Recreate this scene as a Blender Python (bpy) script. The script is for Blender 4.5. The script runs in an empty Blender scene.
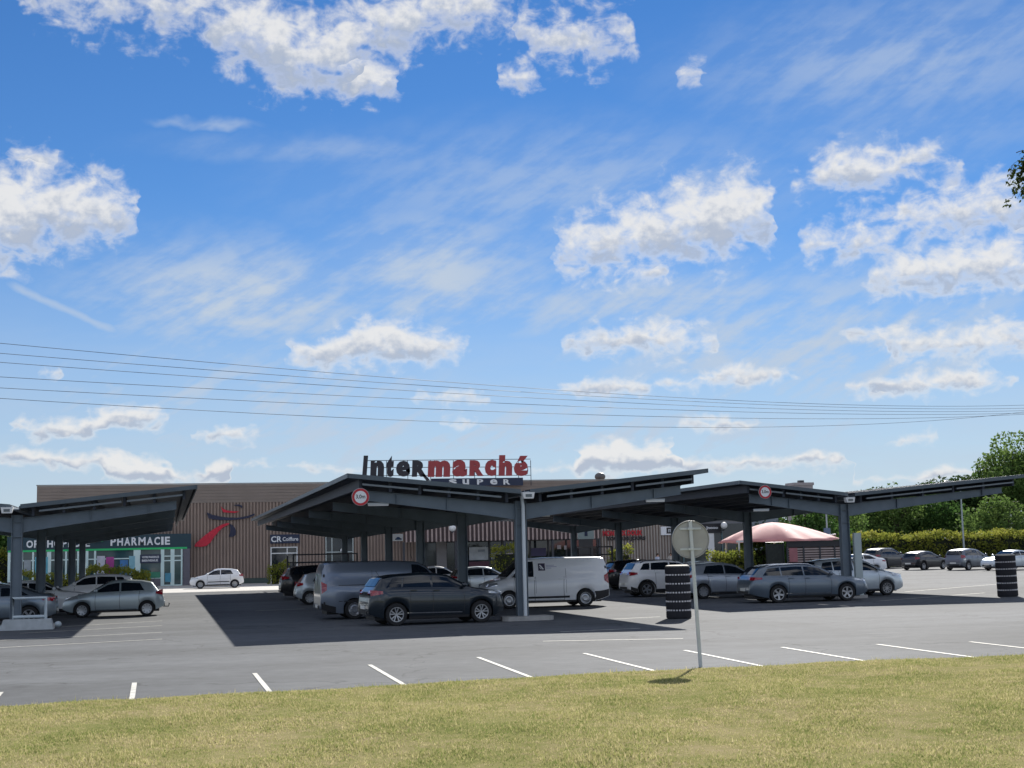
import bpy, bmesh, math, random
import numpy as np
from mathutils import Vector, Matrix
random.seed(7); RNG = np.random.default_rng(7)
PI = math.pi; R_ = math.radians
scene = bpy.context.scene
COL = scene.collection

# ------------------------------------------------------------------ camera model
F_PX, CX, CY, EYE = 1422.22, 512.0, 384.0, 2.2
_yaw, _roll, _pitch = R_(13.7), R_(1.29), math.atan(167 / F_PX)
_f = np.array([math.sin(_yaw) * math.cos(_pitch), math.cos(_yaw) * math.cos(_pitch), math.sin(_pitch)])
_r = np.array([math.cos(_yaw), -math.sin(_yaw), 0.0]); _u = np.cross(_r, _f)
CR = math.cos(_roll) * _r - math.sin(_roll) * _u
CU = math.sin(_roll) * _r + math.cos(_roll) * _u
CF = _f
CAM = np.array([0, 0, EYE])
def ray(px, py): return CR * (px - CX) / F_PX - CU * (py - CY) / F_PX + CF
def gnd(px, py, z=0.0):
    d = ray(px, py); return CAM + d * ((z - EYE) / d[2])
def aty(px, py, Y):
    d = ray(px, py); return CAM + d * (Y / d[1])
def azel(px, py):
    d = ray(px, py); d = d / np.linalg.norm(d)
    return math.degrees(math.atan2(d[0], d[1])), math.degrees(math.asin(d[2]))
def along(px, dist, z=0.0):          # a ground point at a given distance in the direction of a column of the photo
    d = ray(px, 550); d[2] = 0; d /= np.linalg.norm(d); return Vector((d[0] * dist, d[1] * dist, z))

cam = bpy.data.cameras.new('camera'); cam.lens = 50.0; cam.sensor_width = 36.0
cam.clip_start = 0.1; cam.clip_end = 6000
camo = bpy.data.objects.new('camera', cam); COL.objects.link(camo); scene.camera = camo
M = Matrix(((CR[0], CU[0], -CF[0], 0), (CR[1], CU[1], -CF[1], 0), (CR[2], CU[2], -CF[2], EYE), (0, 0, 0, 1)))
camo.matrix_world = M

# ------------------------------------------------------------------ materials
MATS = {}
def lin(c): return tuple(c) + (1.0,)
def mat(name, color=(.5, .5, .5), rough=.6, metal=0.0, var=0.0, scale=3.0, coat=0.0, spec=.5, bump=0.0, bscale=40.0, var2=0.0, scale2=.4):
    if name in MATS: return MATS[name]
    m = bpy.data.materials.new(name); m.use_nodes = True; MATS[name] = m
    nt = m.node_tree; b = nt.nodes['Principled BSDF']
    b.inputs['Base Color'].default_value = lin(color); b.inputs['Roughness'].default_value = rough
    b.inputs['Metallic'].default_value = metal; b.inputs['Coat Weight'].default_value = coat
    b.inputs['Coat Roughness'].default_value = .06; b.inputs['Specular IOR Level'].default_value = spec
    tc = nt.nodes.new('ShaderNodeTexCoord')
    col = None
    for v, s in ((var, scale), (var2, scale2)):
        if v <= 0: continue
        n = nt.nodes.new('ShaderNodeTexNoise'); n.inputs['Scale'].default_value = s; n.inputs['Detail'].default_value = 5
        nt.links.new(tc.outputs['Object'], n.inputs['Vector'])
        mr = nt.nodes.new('ShaderNodeMapRange'); mr.inputs[1].default_value = .25; mr.inputs[2].default_value = .75
        mr.inputs[3].default_value = 1 - v; mr.inputs[4].default_value = 1 + v
        nt.links.new(n.outputs[0], mr.inputs[0])
        mx = nt.nodes.new('ShaderNodeVectorMath'); mx.operation = 'SCALE'
        if col is None: mx.inputs[0].default_value = color
        else: nt.links.new(col, mx.inputs[0])
        nt.links.new(mr.outputs[0], mx.inputs['Scale']); col = mx.outputs[0]
    if col is not None: nt.links.new(col, b.inputs['Base Color'])
    if bump > 0:
        n = nt.nodes.new('ShaderNodeTexNoise'); n.inputs['Scale'].default_value = bscale; n.inputs['Detail'].default_value = 4
        nt.links.new(tc.outputs['Object'], n.inputs['Vector'])
        bp = nt.nodes.new('ShaderNodeBump'); bp.inputs['Strength'].default_value = bump; bp.inputs['Distance'].default_value = .02
        nt.links.new(n.outputs[0], bp.inputs['Height']); nt.links.new(bp.outputs[0], b.inputs['Normal'])
    return m
def paint(name, color, metal=.35): return mat('paint_' + name, color, .32, metal, .04, 1.3, coat=.9)
def leafmat(name, c1, c2, trans=.35, scale=.5):
    if name in MATS: return MATS[name]
    m = bpy.data.materials.new(name); m.use_nodes = True; MATS[name] = m
    nt = m.node_tree; b = nt.nodes['Principled BSDF']; out = nt.nodes['Material Output']
    tc = nt.nodes.new('ShaderNodeTexCoord'); n = nt.nodes.new('ShaderNodeTexNoise')
    n.inputs['Scale'].default_value = scale; n.inputs['Detail'].default_value = 6; n.inputs['Roughness'].default_value = .7
    nt.links.new(tc.outputs['Object'], n.inputs['Vector'])
    cr = nt.nodes.new('ShaderNodeValToRGB'); cr.color_ramp.elements[0].position = .35; cr.color_ramp.elements[1].position = .65
    cr.color_ramp.elements[0].color = lin(c1); cr.color_ramp.elements[1].color = lin(c2)
    nt.links.new(n.outputs[0], cr.inputs[0]); nt.links.new(cr.outputs[0], b.inputs['Base Color'])
    b.inputs['Roughness'].default_value = .7; b.inputs['Specular IOR Level'].default_value = .08
    t = nt.nodes.new('ShaderNodeBsdfTranslucent'); nt.links.new(cr.outputs[0], t.inputs[0])
    ms = nt.nodes.new('ShaderNodeMixShader'); ms.inputs[0].default_value = trans
    nt.links.new(b.outputs[0], ms.inputs[1]); nt.links.new(t.outputs[0], ms.inputs[2]); nt.links.new(ms.outputs[0], out.inputs[0])
    return m

STEEL = mat('galvanised_steel', (.15, .185, .22), .5, .3, .12, 2.0, var2=.1, scale2=.3)
STEELD = mat('dark_steel', (.07, .08, .09), .55, .2, .15, 1.5)
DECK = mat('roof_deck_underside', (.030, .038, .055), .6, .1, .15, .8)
PV = mat('solar_panel_glass', (.015, .02, .035), .14, 0, .1, .5, coat=.5)
TRIM = mat('light_trim', (.42, .45, .47), .45, .3, .08, 2)
WHITE = mat('white_paint', (.78, .78, .76), .5, 0, .06, 2)
BLACKP = mat('black_plastic', (.018, .018, .02), .5, 0, .1, 4)
RUBBER = mat('rubber', (.014, .014, .015), .8, 0, .2, 6)
GLASS = mat('car_glass', (.008, .013, .020), .05, 0, 0, spec=.55)
GLASSB = mat('shop_glass', (.015, .022, .03), .06, 0, .3, .8, spec=.7)
ALLOY = mat('alloy', (.40, .41, .43), .3, .75, .05, 4)
CHROME = mat('chrome', (.75, .76, .78), .12, 1.0)
REDLAMP = mat('tail_lamp_plastic', (.30, .008, .016), .15, 0, .1, 8, coat=1)
CLEARLAMP = mat('head_lamp_glass', (.55, .58, .6), .08, .5, .15, 9, coat=1)
AMBER = mat('plate_white', (.72, .72, .68), .5)
CONC = mat('concrete', (.36, .35, .33), .85, 0, .18, 4, bump=.3, bscale=30)
NAVY = mat('sign_navy', (.012, .022, .06), .4, 0, .06, 2)
GREENB = mat('sign_green', (.02, .55, .16), .4)
SIGNW = mat('sign_white', (.80, .81, .82), .4, 0, .03, 3)
SIGNRED = mat('sign_red', (.50, .012, .025), .4, 0, .06, 2)
LOGORED = mat('logo_red', (.58, .008, .035), .4, 0, .06, 2)
SIGNBLK = mat('sign_black', (.012, .011, .014), .4, 0, .06, 2)
BARK = mat('bark', (.09, .07, .05), .9, 0, .3, 5, bump=.5, bscale=12)

# ------------------------------------------------------------------ mesh helpers
class MB:
    def __init__(s): s.v = []; s.f = []; s.m = []
    def add(s, vs, fs, m=0):
        o = len(s.v); s.v += [tuple(map(float, p)) for p in vs]
        for f in fs: s.f.append(tuple(i + o for i in f)); s.m.append(m)
        return s
    def box(s, c, d, m=0, rz=0.0, ry=0.0, rx=0.0):
        c = Vector(c); h = Vector(d) / 2; rot = Matrix.Rotation(rz, 3, 'Z') @ Matrix.Rotation(ry, 3, 'Y') @ Matrix.Rotation(rx, 3, 'X')
        vs = [c + rot @ Vector((x * h.x, y * h.y, z * h.z)) for x in (-1, 1) for y in (-1, 1) for z in (-1, 1)]
        return s.add(vs, [(0, 1, 3, 2), (4, 6, 7, 5), (0, 4, 5, 1), (2, 3, 7, 6), (0, 2, 6, 4), (1, 5, 7, 3)], m)
    def b2(s, x0, x1, y0, y1, z0, z1, m=0): return s.box(((x0 + x1) / 2, (y0 + y1) / 2, (z0 + z1) / 2), (abs(x1 - x0), abs(y1 - y0), abs(z1 - z0)), m)
    def hexa(s, p8, m=0): return s.add(p8, [(0, 1, 3, 2), (4, 6, 7, 5), (0, 4, 5, 1), (2, 3, 7, 6), (0, 2, 6, 4), (1, 5, 7, 3)], m)
    def prism(s, poly, axis, a0, a1, m=0):
        # poly 2-D outline, extruded along axis (0 x,1 y,2 z)
        def P(p, a):
            q = list(p); q.insert(axis, a); return tuple(q)
        n = len(poly); vs = [P(p, a0) for p in poly] + [P(p, a1) for p in poly]
        fs = [tuple(range(n))[::-1], tuple(range(n, 2 * n))] + [(i, (i + 1) % n, n + (i + 1) % n, n + i) for i in range(n)]
        return s.add(vs, fs, m)
    def tube(s, pts, r, n=8, m=0, cap=True):
        pts = [Vector(p) for p in pts]; k = len(pts); rs = r if hasattr(r, '__len__') else [r] * k
        vs = []; fs = []
        up = Vector((0, 0, 1))
        for i, p in enumerate(pts):
            d = (pts[min(i + 1, k - 1)] - pts[max(i - 1, 0)]).normalized()
            a = d.cross(up if abs(d.z) < .95 else Vector((1, 0, 0))).normalized(); b = d.cross(a)
            for j in range(n):
                t = 2 * PI * j / n; vs.append(p + (a * math.cos(t) + b * math.sin(t)) * rs[i])
        for i in range(k - 1):
            for j in range(n): fs.append((i * n + j, i * n + (j + 1) % n, (i + 1) * n + (j + 1) % n, (i + 1) * n + j))
        if cap: fs += [tuple(range(n)), tuple(range((k - 1) * n, k * n))[::-1]]
        return s.add(vs, fs, m)
    def lathe(s, prof, n=24, axis='z', c=(0, 0, 0), m=0, cap=True):
        vs = []; k = len(prof)
        for r, h in prof:
            for j in range(n):
                t = 2 * PI * j / n; a, b = r * math.cos(t), r * math.sin(t)
                p = (a, b, h) if axis == 'z' else ((a, h, b) if axis == 'y' else (h, a, b))
                vs.append((p[0] + c[0], p[1] + c[1], p[2] + c[2]))
        fs = [(i * n + j, i * n + (j + 1) % n, (i + 1) * n + (j + 1) % n, (i + 1) * n + j) for i in range(k - 1) for j in range(n)]
        if cap: fs += [tuple(range(n))[::-1], tuple(range((k - 1) * n, k * n))]
        return s.add(vs, fs, m)
    def grid(s, P, m=0):
        a, b = len(P), len(P[0]); vs = [p for row in P for p in row]
        return s.add(vs, [(i * b + j, i * b + j + 1, (i + 1) * b + j + 1, (i + 1) * b + j) for i in range(a - 1) for j in range(b - 1)], m)
    def ball(s, c, r, n=12, m=0):
        r = r if hasattr(r, '__len__') else (r, r, r); k = max(4, n // 2); P = []
        for i in range(k + 1):
            a = PI * i / k - PI / 2
            P.append([(c[0] + r[0] * math.cos(a) * math.cos(2 * PI * j / n), c[1] + r[1] * math.cos(a) * math.sin(2 * PI * j / n), c[2] + r[2] * math.sin(a)) for j in range(n + 1)])
        return s.grid(P, m)
    def mesh(s, name, mats, smooth=None, off=None, recalc=True):
        me = bpy.data.meshes.new(name)
        vs = s.v if off is None else [(a - off[0], b - off[1], c - off[2]) for a, b, c in s.v]
        me.from_pydata(vs, [], s.f)
        mats = mats if isinstance(mats, (list, tuple)) else [mats]
        for q in mats: me.materials.append(q)
        if len(mats) > 1: me.polygons.foreach_set('material_index', s.m)
        bm = bmesh.new(); bm.from_mesh(me)
        bmesh.ops.remove_doubles(bm, verts=bm.verts, dist=1e-5)
        if recalc: bmesh.ops.recalc_face_normals(bm, faces=bm.faces)
        if smooth:
            for f in bm.faces: f.smooth = True
            for e in bm.edges:
                if len(e.link_faces) == 2 and e.calc_face_angle(0) > smooth: e.smooth = False
        bm.to_mesh(me); bm.free(); me.update()
        return me
    def build(s, name, mats, parent=None, smooth=None, world=False, recalc=True):
        off = None
        if world and parent is not None:
            r = parent
            while r.parent: r = r.parent
            off = r.location
        o = bpy.data.objects.new(name, s.mesh(name, mats, smooth, off, recalc)); COL.objects.link(o)
        if parent is not None: o.parent = parent
        return o
def tag(o, label=None, cat=None, group=None, kind=None):
    if label: o['label'] = label
    if cat: o['category'] = cat
    if group: o['group'] = group
    if kind: o['kind'] = kind
    return o
def empty(name, loc, rz=0.0):
    o = bpy.data.objects.new(name, None); COL.objects.link(o); o.location = loc; o.rotation_euler = (0, 0, rz); o.empty_display_size = .2
    return o
def link_mesh(name, me, parent=None, loc=(0, 0, 0), rot=(0, 0, 0)):
    o = bpy.data.objects.new(name, me); COL.objects.link(o); o.location = loc; o.rotation_euler = rot
    if parent is not None: o.parent = parent
    return o
def fast_mesh(name, V, Fa, mats, midx=None, smooth=False):
    me = bpy.data.meshes.new(name); k = Fa.shape[1]; n = len(Fa)
    me.vertices.add(len(V)); me.vertices.foreach_set('co', V.astype(np.float32).ravel())
    me.loops.add(n * k); me.loops.foreach_set('vertex_index', Fa.astype(np.int32).ravel())
    me.polygons.add(n); me.polygons.foreach_set('loop_start', np.arange(0, n * k, k, dtype=np.int32))
    for q in (mats if isinstance(mats, (list, tuple)) else [mats]): me.materials.append(q)
    if midx is not None: me.polygons.foreach_set('material_index', midx.astype(np.int32))
    me.update(calc_edges=True); me.validate()
    return me

# text: Blender's built-in font turned into a solid mesh, fitted to a rectangle
def text_geom(s, bold=.0, shear=0.0, spacing=1.0, extrude=.5):
    cu = bpy.data.curves.new('lettering', 'FONT'); cu.body = s; cu.size = 1; cu.offset = bold; cu.shear = shear; cu.space_character = spacing
    cu.extrude = .02; cu.resolution_u = 3
    o = bpy.data.objects.new('lettering', cu); COL.objects.link(o)
    dg = bpy.context.evaluated_depsgraph_get(); ev = o.evaluated_get(dg); me = ev.to_mesh()
    vs = np.array([v.co[:] for v in me.vertices]); fs = [tuple(p.vertices) for p in me.polygons]
    ev.to_mesh_clear(); bpy.data.objects.remove(o); bpy.data.curves.remove(cu)
    return vs, fs
def text_on_wall(mb, s, x0, x1, z0, z1, y, depth=.06, bold=.02, shear=0, spacing=1.0, zr0=None, zr1=None, m=0):
    """letters standing in the XZ plane, facing -Y; z may rise from left to right"""
    vs, fs = text_geom(s, bold, shear, spacing)
    mn, mx = vs.min(0), vs.max(0); q = (vs - mn) / (mx - mn)
    X = x0 + (x1 - x0) * q[:, 0]; Z = z0 + (z1 - z0) * q[:, 1]
    Y = y - depth * q[:, 2]
    mb.add(np.stack([X, Y, Z], 1), fs, m)

# ------------------------------------------------------------------ world: sky and clouds
SUN = Vector((.8, 1.6, 1.0)).normalized()
SUN_EL = math.asin(SUN.z); SUN_AZ = math.atan2(SUN.x, SUN.y)
w = bpy.data.worlds.new('World'); scene.world = w; w.use_nodes = True
nt = w.node_tree; nt.nodes.clear()
def N(t, **k):
    n = nt.nodes.new(t)
    for a, b in k.items(): setattr(n, a, b)
    return n
def L(a, b): nt.links.new(a, b)
def math_n(op, a, b=None, c=None, clamp=False):
    n = N('ShaderNodeMath', operation=op); n.use_clamp = clamp
    for i, x in enumerate((a, b, c)):
        if x is None: continue
        if hasattr(x, 'links'): L(x, n.inputs[i])
        else: n.inputs[i].default_value = x
    return n.outputs[0]
def vmath(op, a, b=None, c=None, out=0):
    n = N('ShaderNodeVectorMath', operation=op)
    for i, x in enumerate((a, b, c)):
        if x is None: continue
        if hasattr(x, 'links'): L(x, n.inputs[i])
        else: n.inputs[i].default_value = x
    return n.outputs[out]
def smooth(x, a, b, lo=0.0, hi=1.0):
    n = N('ShaderNodeMapRange', interpolation_type='SMOOTHSTEP'); L(x, n.inputs[0])
    for i, v in ((1, a), (2, b), (3, lo), (4, hi)): n.inputs[i].default_value = v
    return n.outputs[0]
sky = N('ShaderNodeTexSky', sky_type='NISHITA'); sky.sun_disc = False
sky.sun_elevation = SUN_EL; sky.sun_rotation = SUN_AZ; sky.air_density = 1.0; sky.dust_density = 0.0; sky.ozone_density = 3.0; sky.altitude = 100
tc = N('ShaderNodeTexCoord'); sep = N('ShaderNodeSeparateXYZ'); nv = vmath('NORMALIZE', tc.outputs['Generated']); L(nv, sep.inputs[0])
az = math_n('MULTIPLY', math_n('ARCTAN2', sep.outputs[0], sep.outputs[1]), 180 / PI)
el = math_n('MULTIPLY', math_n('ARCSINE', sep.outputs[2]), 180 / PI)
comb = N('ShaderNodeCombineXYZ'); L(az, comb.inputs[0]); L(el, comb.inputs[1]); C0 = comb.outputs[0]
def noise(vec, scale, detail=6, rough=.55, sc=(1, 1, 1), off=(0, 0, 0), dist=0.0, dim='2D'):
    v = vmath('MULTIPLY_ADD', vec, sc, off)
    n = N('ShaderNodeTexNoise', noise_dimensions=dim); n.inputs['Scale'].default_value = scale; n.inputs['Detail'].default_value = detail
    n.inputs['Roughness'].default_value = rough; n.inputs['Distortion'].default_value = dist; L(v, n.inputs['Vector']); return n
# clouds: (px, py, half width, half height) read off the photograph, held as azimuth / elevation in degrees
CL = [(110, 0, 85, 30), (175, 10, 50, 26), (255, 30, 50, 48), (305, 60, 62, 44), (368, 82, 36, 22), (345, 30, 60, 26), (435, 10, 80, 36), (395, 45, 30, 20),
      (575, 40, 58, 24), (520, 78, 24, 14), (520, 15, 16, 10), (614, 34, 26, 18), (690, 76, 17, 12),
      (42, 210, 92, 42), (30, 162, 28, 12), (112, 178, 20, 7), (0, 235, 40, 35),
      (690, 228, 88, 38), (608, 246, 58, 30), (730, 196, 42, 24), (640, 272, 28, 15), (858, 172, 48, 26), (908, 160, 34, 17), (805, 185, 22, 8), (952, 162, 14, 8),
      (850, 243, 52, 20), (955, 216, 62, 26), (1010, 205, 40, 26), (965, 268, 92, 28), (900, 285, 40, 10),
      (385, 345, 72, 24), (425, 352, 48, 16), (325, 358, 40, 16), (372, 330, 34, 12),
      (635, 340, 76, 18), (690, 347, 28, 10), (600, 335, 28, 10), (732, 378, 60, 12), (620, 388, 70, 10), (930, 384, 82, 14), (965, 345, 78, 18), (880, 333, 34, 8), (1000, 335, 36, 14),
      (908, 440, 28, 6), (715, 425, 46, 8), (450, 398, 40, 9), (130, 418, 42, 12), (60, 430, 44, 11), (230, 436, 32, 8), (85, 462, 80, 8), (228, 464, 25, 5), (45, 372, 10, 6),
      (625, 450, 52, 10), (775, 462, 74, 10), (600, 468, 70, 7), (905, 480, 50, 6), (460, 425, 28, 6), (690, 466, 40, 7), (20, 455, 40, 6), (170, 478, 60, 6), (330, 470, 40, 5), (980, 470, 40, 6)]

# the clouds are grouped into bands of elevation; along each band a ramp over azimuth holds the cloud's half height and mid height
AZ0, AZ1 = -9.0, 37.0
azu = math_n('MULTIPLY_ADD', az, 1 / (AZ1 - AZ0), -AZ0 / (AZ1 - AZ0))
warp = noise(C0, .9, 2, .6, (1, 1.3, 1), dim='2D')
wsep = N('ShaderNodeSeparateXYZ'); L(warp.outputs['Color'], wsep.inputs[0])
azw = math_n('ADD', azu, math_n('MULTIPLY_ADD', wsep.outputs[0], 1.3 / (AZ1 - AZ0), -.65 / (AZ1 - AZ0)))
elw = math_n('ADD', el, math_n('MULTIPLY_ADD', wsep.outputs[1], .7, -.35))
warpv = vmath('MULTIPLY_ADD', warp.outputs['Color'], (1.1, .55, 0), (-.55, -.275, 0))
BANDS = [(-60, 62), (63, 110), (150, 188), (190, 250), (251, 300), (320, 365), (370, 400), (410, 445), (446, 500)]
D = None; U = None
for lo, hi in BANDS:
    bl = [(azel(b[0], b[1]), b[2] / 24.8, b[3] / 24.8) for b in CL if lo <= b[1] <= hi]
    e0 = sum(q[0][1] for q in bl) / len(bl); hmax = max(q[2] for q in bl)
    xs = np.linspace(AZ0, AZ1, 461); top = np.full(461, -99.); bot = np.full(461, 99.)
    for (a, e), ra, re in bl:
        k = 1 - ((xs - a) / ra) ** 2; ok = k > 0; hh = re * np.sqrt(np.clip(k, 0, 1))
        top = np.where(ok, np.maximum(top, e + hh), top); bot = np.where(ok, np.minimum(bot, e - hh * .8), bot)
    h = np.where(top > bot, (top - bot) / 2, 0) * (.84 if hi < 70 else (1.22 if lo > 400 else 1.0)); c = np.where(top > bot, (top + bot) / 2, np.nan)
    idx = np.arange(461); good = ~np.isnan(c); c = np.interp(idx, idx[good], c[good])
    HM, CM = 2.2, 5.0
    # pick at most 32 stops where the outline bends most
    keep = [0, 460]
    while len(keep) < 31:
        keep.sort(); err = np.abs(h - np.interp(idx, keep, h[keep])) + .35 * np.abs(c - np.interp(idx, keep, c[keep])) * (h > 0)
        j = int(np.argmax(err))
        if err[j] < .015 or j in keep: break
        keep.append(j)
    keep = sorted(set(keep))
    cr = N('ShaderNodeValToRGB'); L(azw, cr.inputs[0]); els = cr.color_ramp.elements
    while len(els) < len(keep): els.new(.5)
    for q, j in zip(els, keep): q.position = j / 460
    for q, j in zip(sorted(els, key=lambda q: q.position), keep): q.color = (h[j] / HM, (c[j] - e0) / CM + .5, 0, 1)
    sp = N('ShaderNodeSeparateColor'); L(cr.outputs[0], sp.inputs[0])
    d = math_n('SUBTRACT', math_n('SUBTRACT', elw, e0 - CM / 2), math_n('MULTIPLY', sp.outputs[1], CM))
    hn = math_n('MULTIPLY', sp.outputs[0], HM)
    db = math_n('MULTIPLY', math_n('SUBTRACT', math_n('SUBTRACT', hn, math_n('ABSOLUTE', d)), .12), 1 / hmax)
    db = math_n('SUBTRACT', db, smooth(hn, 0.0, .22 * hmax, .75, 0.0))
    ub = math_n('MULTIPLY', math_n('MULTIPLY', d, -1 / hmax), math_n('GREATER_THAN', db, -.15))
    D = db if D is None else math_n('MAXIMUM', D, db)
    U = ub if U is None else math_n('ADD', U, ub)
n1 = noise(C0, .85, 6, .55, (1, 1.45, 1), (3.1, 7.7, 0), .3, dim='2D')
n2 = noise(C0, 2.3, 4, .55, (1, 1.25, 1), (13.1, 1.7, 0), dim='2D')
f1 = math_n('SUBTRACT', n1.outputs[0], .5); f2 = math_n('SUBTRACT', n2.outputs[0], .5)
off = smooth(math_n('ABSOLUTE', math_n('SUBTRACT', az, 14)), 23, 28)      # loose unseen clouds in the rest of the sky, which also give added fill light
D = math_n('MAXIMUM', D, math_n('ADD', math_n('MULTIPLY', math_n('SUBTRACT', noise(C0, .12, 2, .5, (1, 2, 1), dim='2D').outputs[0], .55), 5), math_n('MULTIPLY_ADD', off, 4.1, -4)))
D = math_n('ADD', math_n('ADD', D, .16), math_n('ADD', math_n('MULTIPLY', f1, 2.0), math_n('MULTIPLY', f2, .65)))
alpha = smooth(D, -.34, .86)
shade = math_n('MULTIPLY', smooth(math_n('ADD', math_n('MULTIPLY_ADD', f2, -.8, U), math_n('MULTIPLY', f1, .9)), -.25, .50), smooth(D, .15, .62), clamp=True)
cmix = N('ShaderNodeMix', data_type='RGBA'); L(shade, cmix.inputs[0]); cmix.inputs[6].default_value = (1.0, 1.0, 1.0, 1); cmix.inputs[7].default_value = (.56, .63, .76, 1)
# thin high cloud: broad soft veils with fine streaks
veil_src = [(240, 300, 210, 75, .92), (430, 280, 170, 90, .8), (820, 350, 380, 110, .8), (900, 60, 260, 80, .45), (240, 400, 380, 80, .75), (500, 440, 800, 75, .8), (205, 124, 55, 7, .5), (330, 150, 200, 18, .3), (640, 305, 280, 50, .75), (560, 190, 320, 80, .42), (900, 130, 200, 60, .3)]
veil = None
cw = vmath('ADD', C0, warpv)
for px, py, rx, ry, st in veil_src:
    a, e = azel(px, py); d = vmath('LENGTH', vmath('MULTIPLY_ADD', cw, (24.8 / rx, 24.8 / ry, 0), (-a * 24.8 / rx, -e * 24.8 / ry, 0)), out=1)
    g = smooth(d, 0.0, 1.25, st, 0.0); veil = g if veil is None else math_n('MAXIMUM', veil, g)
rot = N('ShaderNodeVectorRotate', rotation_type='Z_AXIS'); rot.inputs['Angle'].default_value = R_(-28); L(C0, rot.inputs['Vector'])
st1 = noise(rot.outputs[0], .26, 6, .58, (1, 4.5, 1), (2, 5, 0), .12)
st2 = noise(C0, .22, 4, .6, (1, 4.0, 1), (9, 2, 0), .15)
streak = smooth(math_n('ADD', math_n('ADD', math_n('MULTIPLY', st1.outputs[0], .5), math_n('MULTIPLY', st2.outputs[0], .35)), math_n('MULTIPLY', n1.outputs[0], .15)), .37, .63)
veil = math_n('MULTIPLY', veil, math_n('MULTIPLY_ADD', streak, .85, .36))
def trail(p0, p1, wd, st):
    a0, e0 = azel(*p0); a1, e1 = azel(*p1); dx, dy = a1 - a0, e1 - e0; ln = math.hypot(dx, dy); dx /= ln; dy /= ln
    q = vmath('SUBTRACT', vmath('MULTIPLY_ADD', warpv, (.35, .35, 0), C0), (a0, e0, 0))
    s_ = vmath('DOT_PRODUCT', q, (dx, dy, 0), out=1); t_ = math_n('ABSOLUTE', vmath('DOT_PRODUCT', q, (-dy, dx, 0), out=1))
    m_ = math_n('MULTIPLY', smooth(t_, 0, wd / 24.8, st, 0), smooth(math_n('ABSOLUTE', math_n('SUBTRACT', s_, ln / 2)), ln * .35, ln * .55, 1, 0))
    return m_
for args in (((5, 283), (122, 334), 7, .62), ((500, 285), (430, 332), 9, .30), ((430, 332), (540, 240), 16, .12)): veil = math_n('MAXIMUM', veil, trail(*args))
horizon = smooth(el, -1.0, 15.0, .88, 0.0)
veil = math_n('MAXIMUM', veil, math_n('MULTIPLY', horizon, math_n('MULTIPLY_ADD', st2.outputs[0], .5, .65)))
SKYK = 1.0
# deepen the blue a little
hsv = N('ShaderNodeHueSaturation'); hsv.inputs['Saturation'].default_value = 1.16; hsv.inputs['Value'].default_value = 1.0; L(vmath('MULTIPLY', sky.outputs[0], (.82, .90, 1.10)), hsv.inputs['Color'])
veilmix = N('ShaderNodeMix', data_type='RGBA'); L(veil, veilmix.inputs[0]); L(hsv.outputs[0], veilmix.inputs[6]); veilmix.inputs[7].default_value = (6.2, 7.3, 8.8, 1)
cl_s = vmath('SCALE', cmix.outputs[2]); L(math_n('MULTIPLY_ADD', off, 7.5, 9.8), cl_s.node.inputs['Scale'])       # unseen clouds beside and behind the view brightened as added fill on the facade
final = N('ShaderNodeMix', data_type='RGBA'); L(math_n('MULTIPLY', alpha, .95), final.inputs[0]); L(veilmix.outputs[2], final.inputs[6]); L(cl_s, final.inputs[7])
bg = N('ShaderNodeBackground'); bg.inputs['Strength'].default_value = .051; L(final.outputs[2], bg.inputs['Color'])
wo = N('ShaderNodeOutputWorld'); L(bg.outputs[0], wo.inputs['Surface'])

sun = bpy.data.lights.new('sun', 'SUN'); sun.energy = 5.0; sun.angle = R_(.53); sun.color = (1.0, .955, .88)
suno = bpy.data.objects.new('sun', sun); COL.objects.link(suno); suno.rotation_euler = (-SUN).to_track_quat('-Z', 'Y').to_euler(); suno.location = SUN * 300
vs_ = scene.view_settings; vs_.view_transform = 'Standard'; vs_.look = 'None'; vs_.exposure = 0.72; vs_.gamma = 1; vs_.use_curve_mapping = False
scene.render.engine = 'CYCLES'
scene.cycles.max_bounces = 6; scene.cycles.diffuse_bounces = 3; scene.cycles.glossy_bounces = 3; scene.cycles.transmission_bounces = 3

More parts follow.
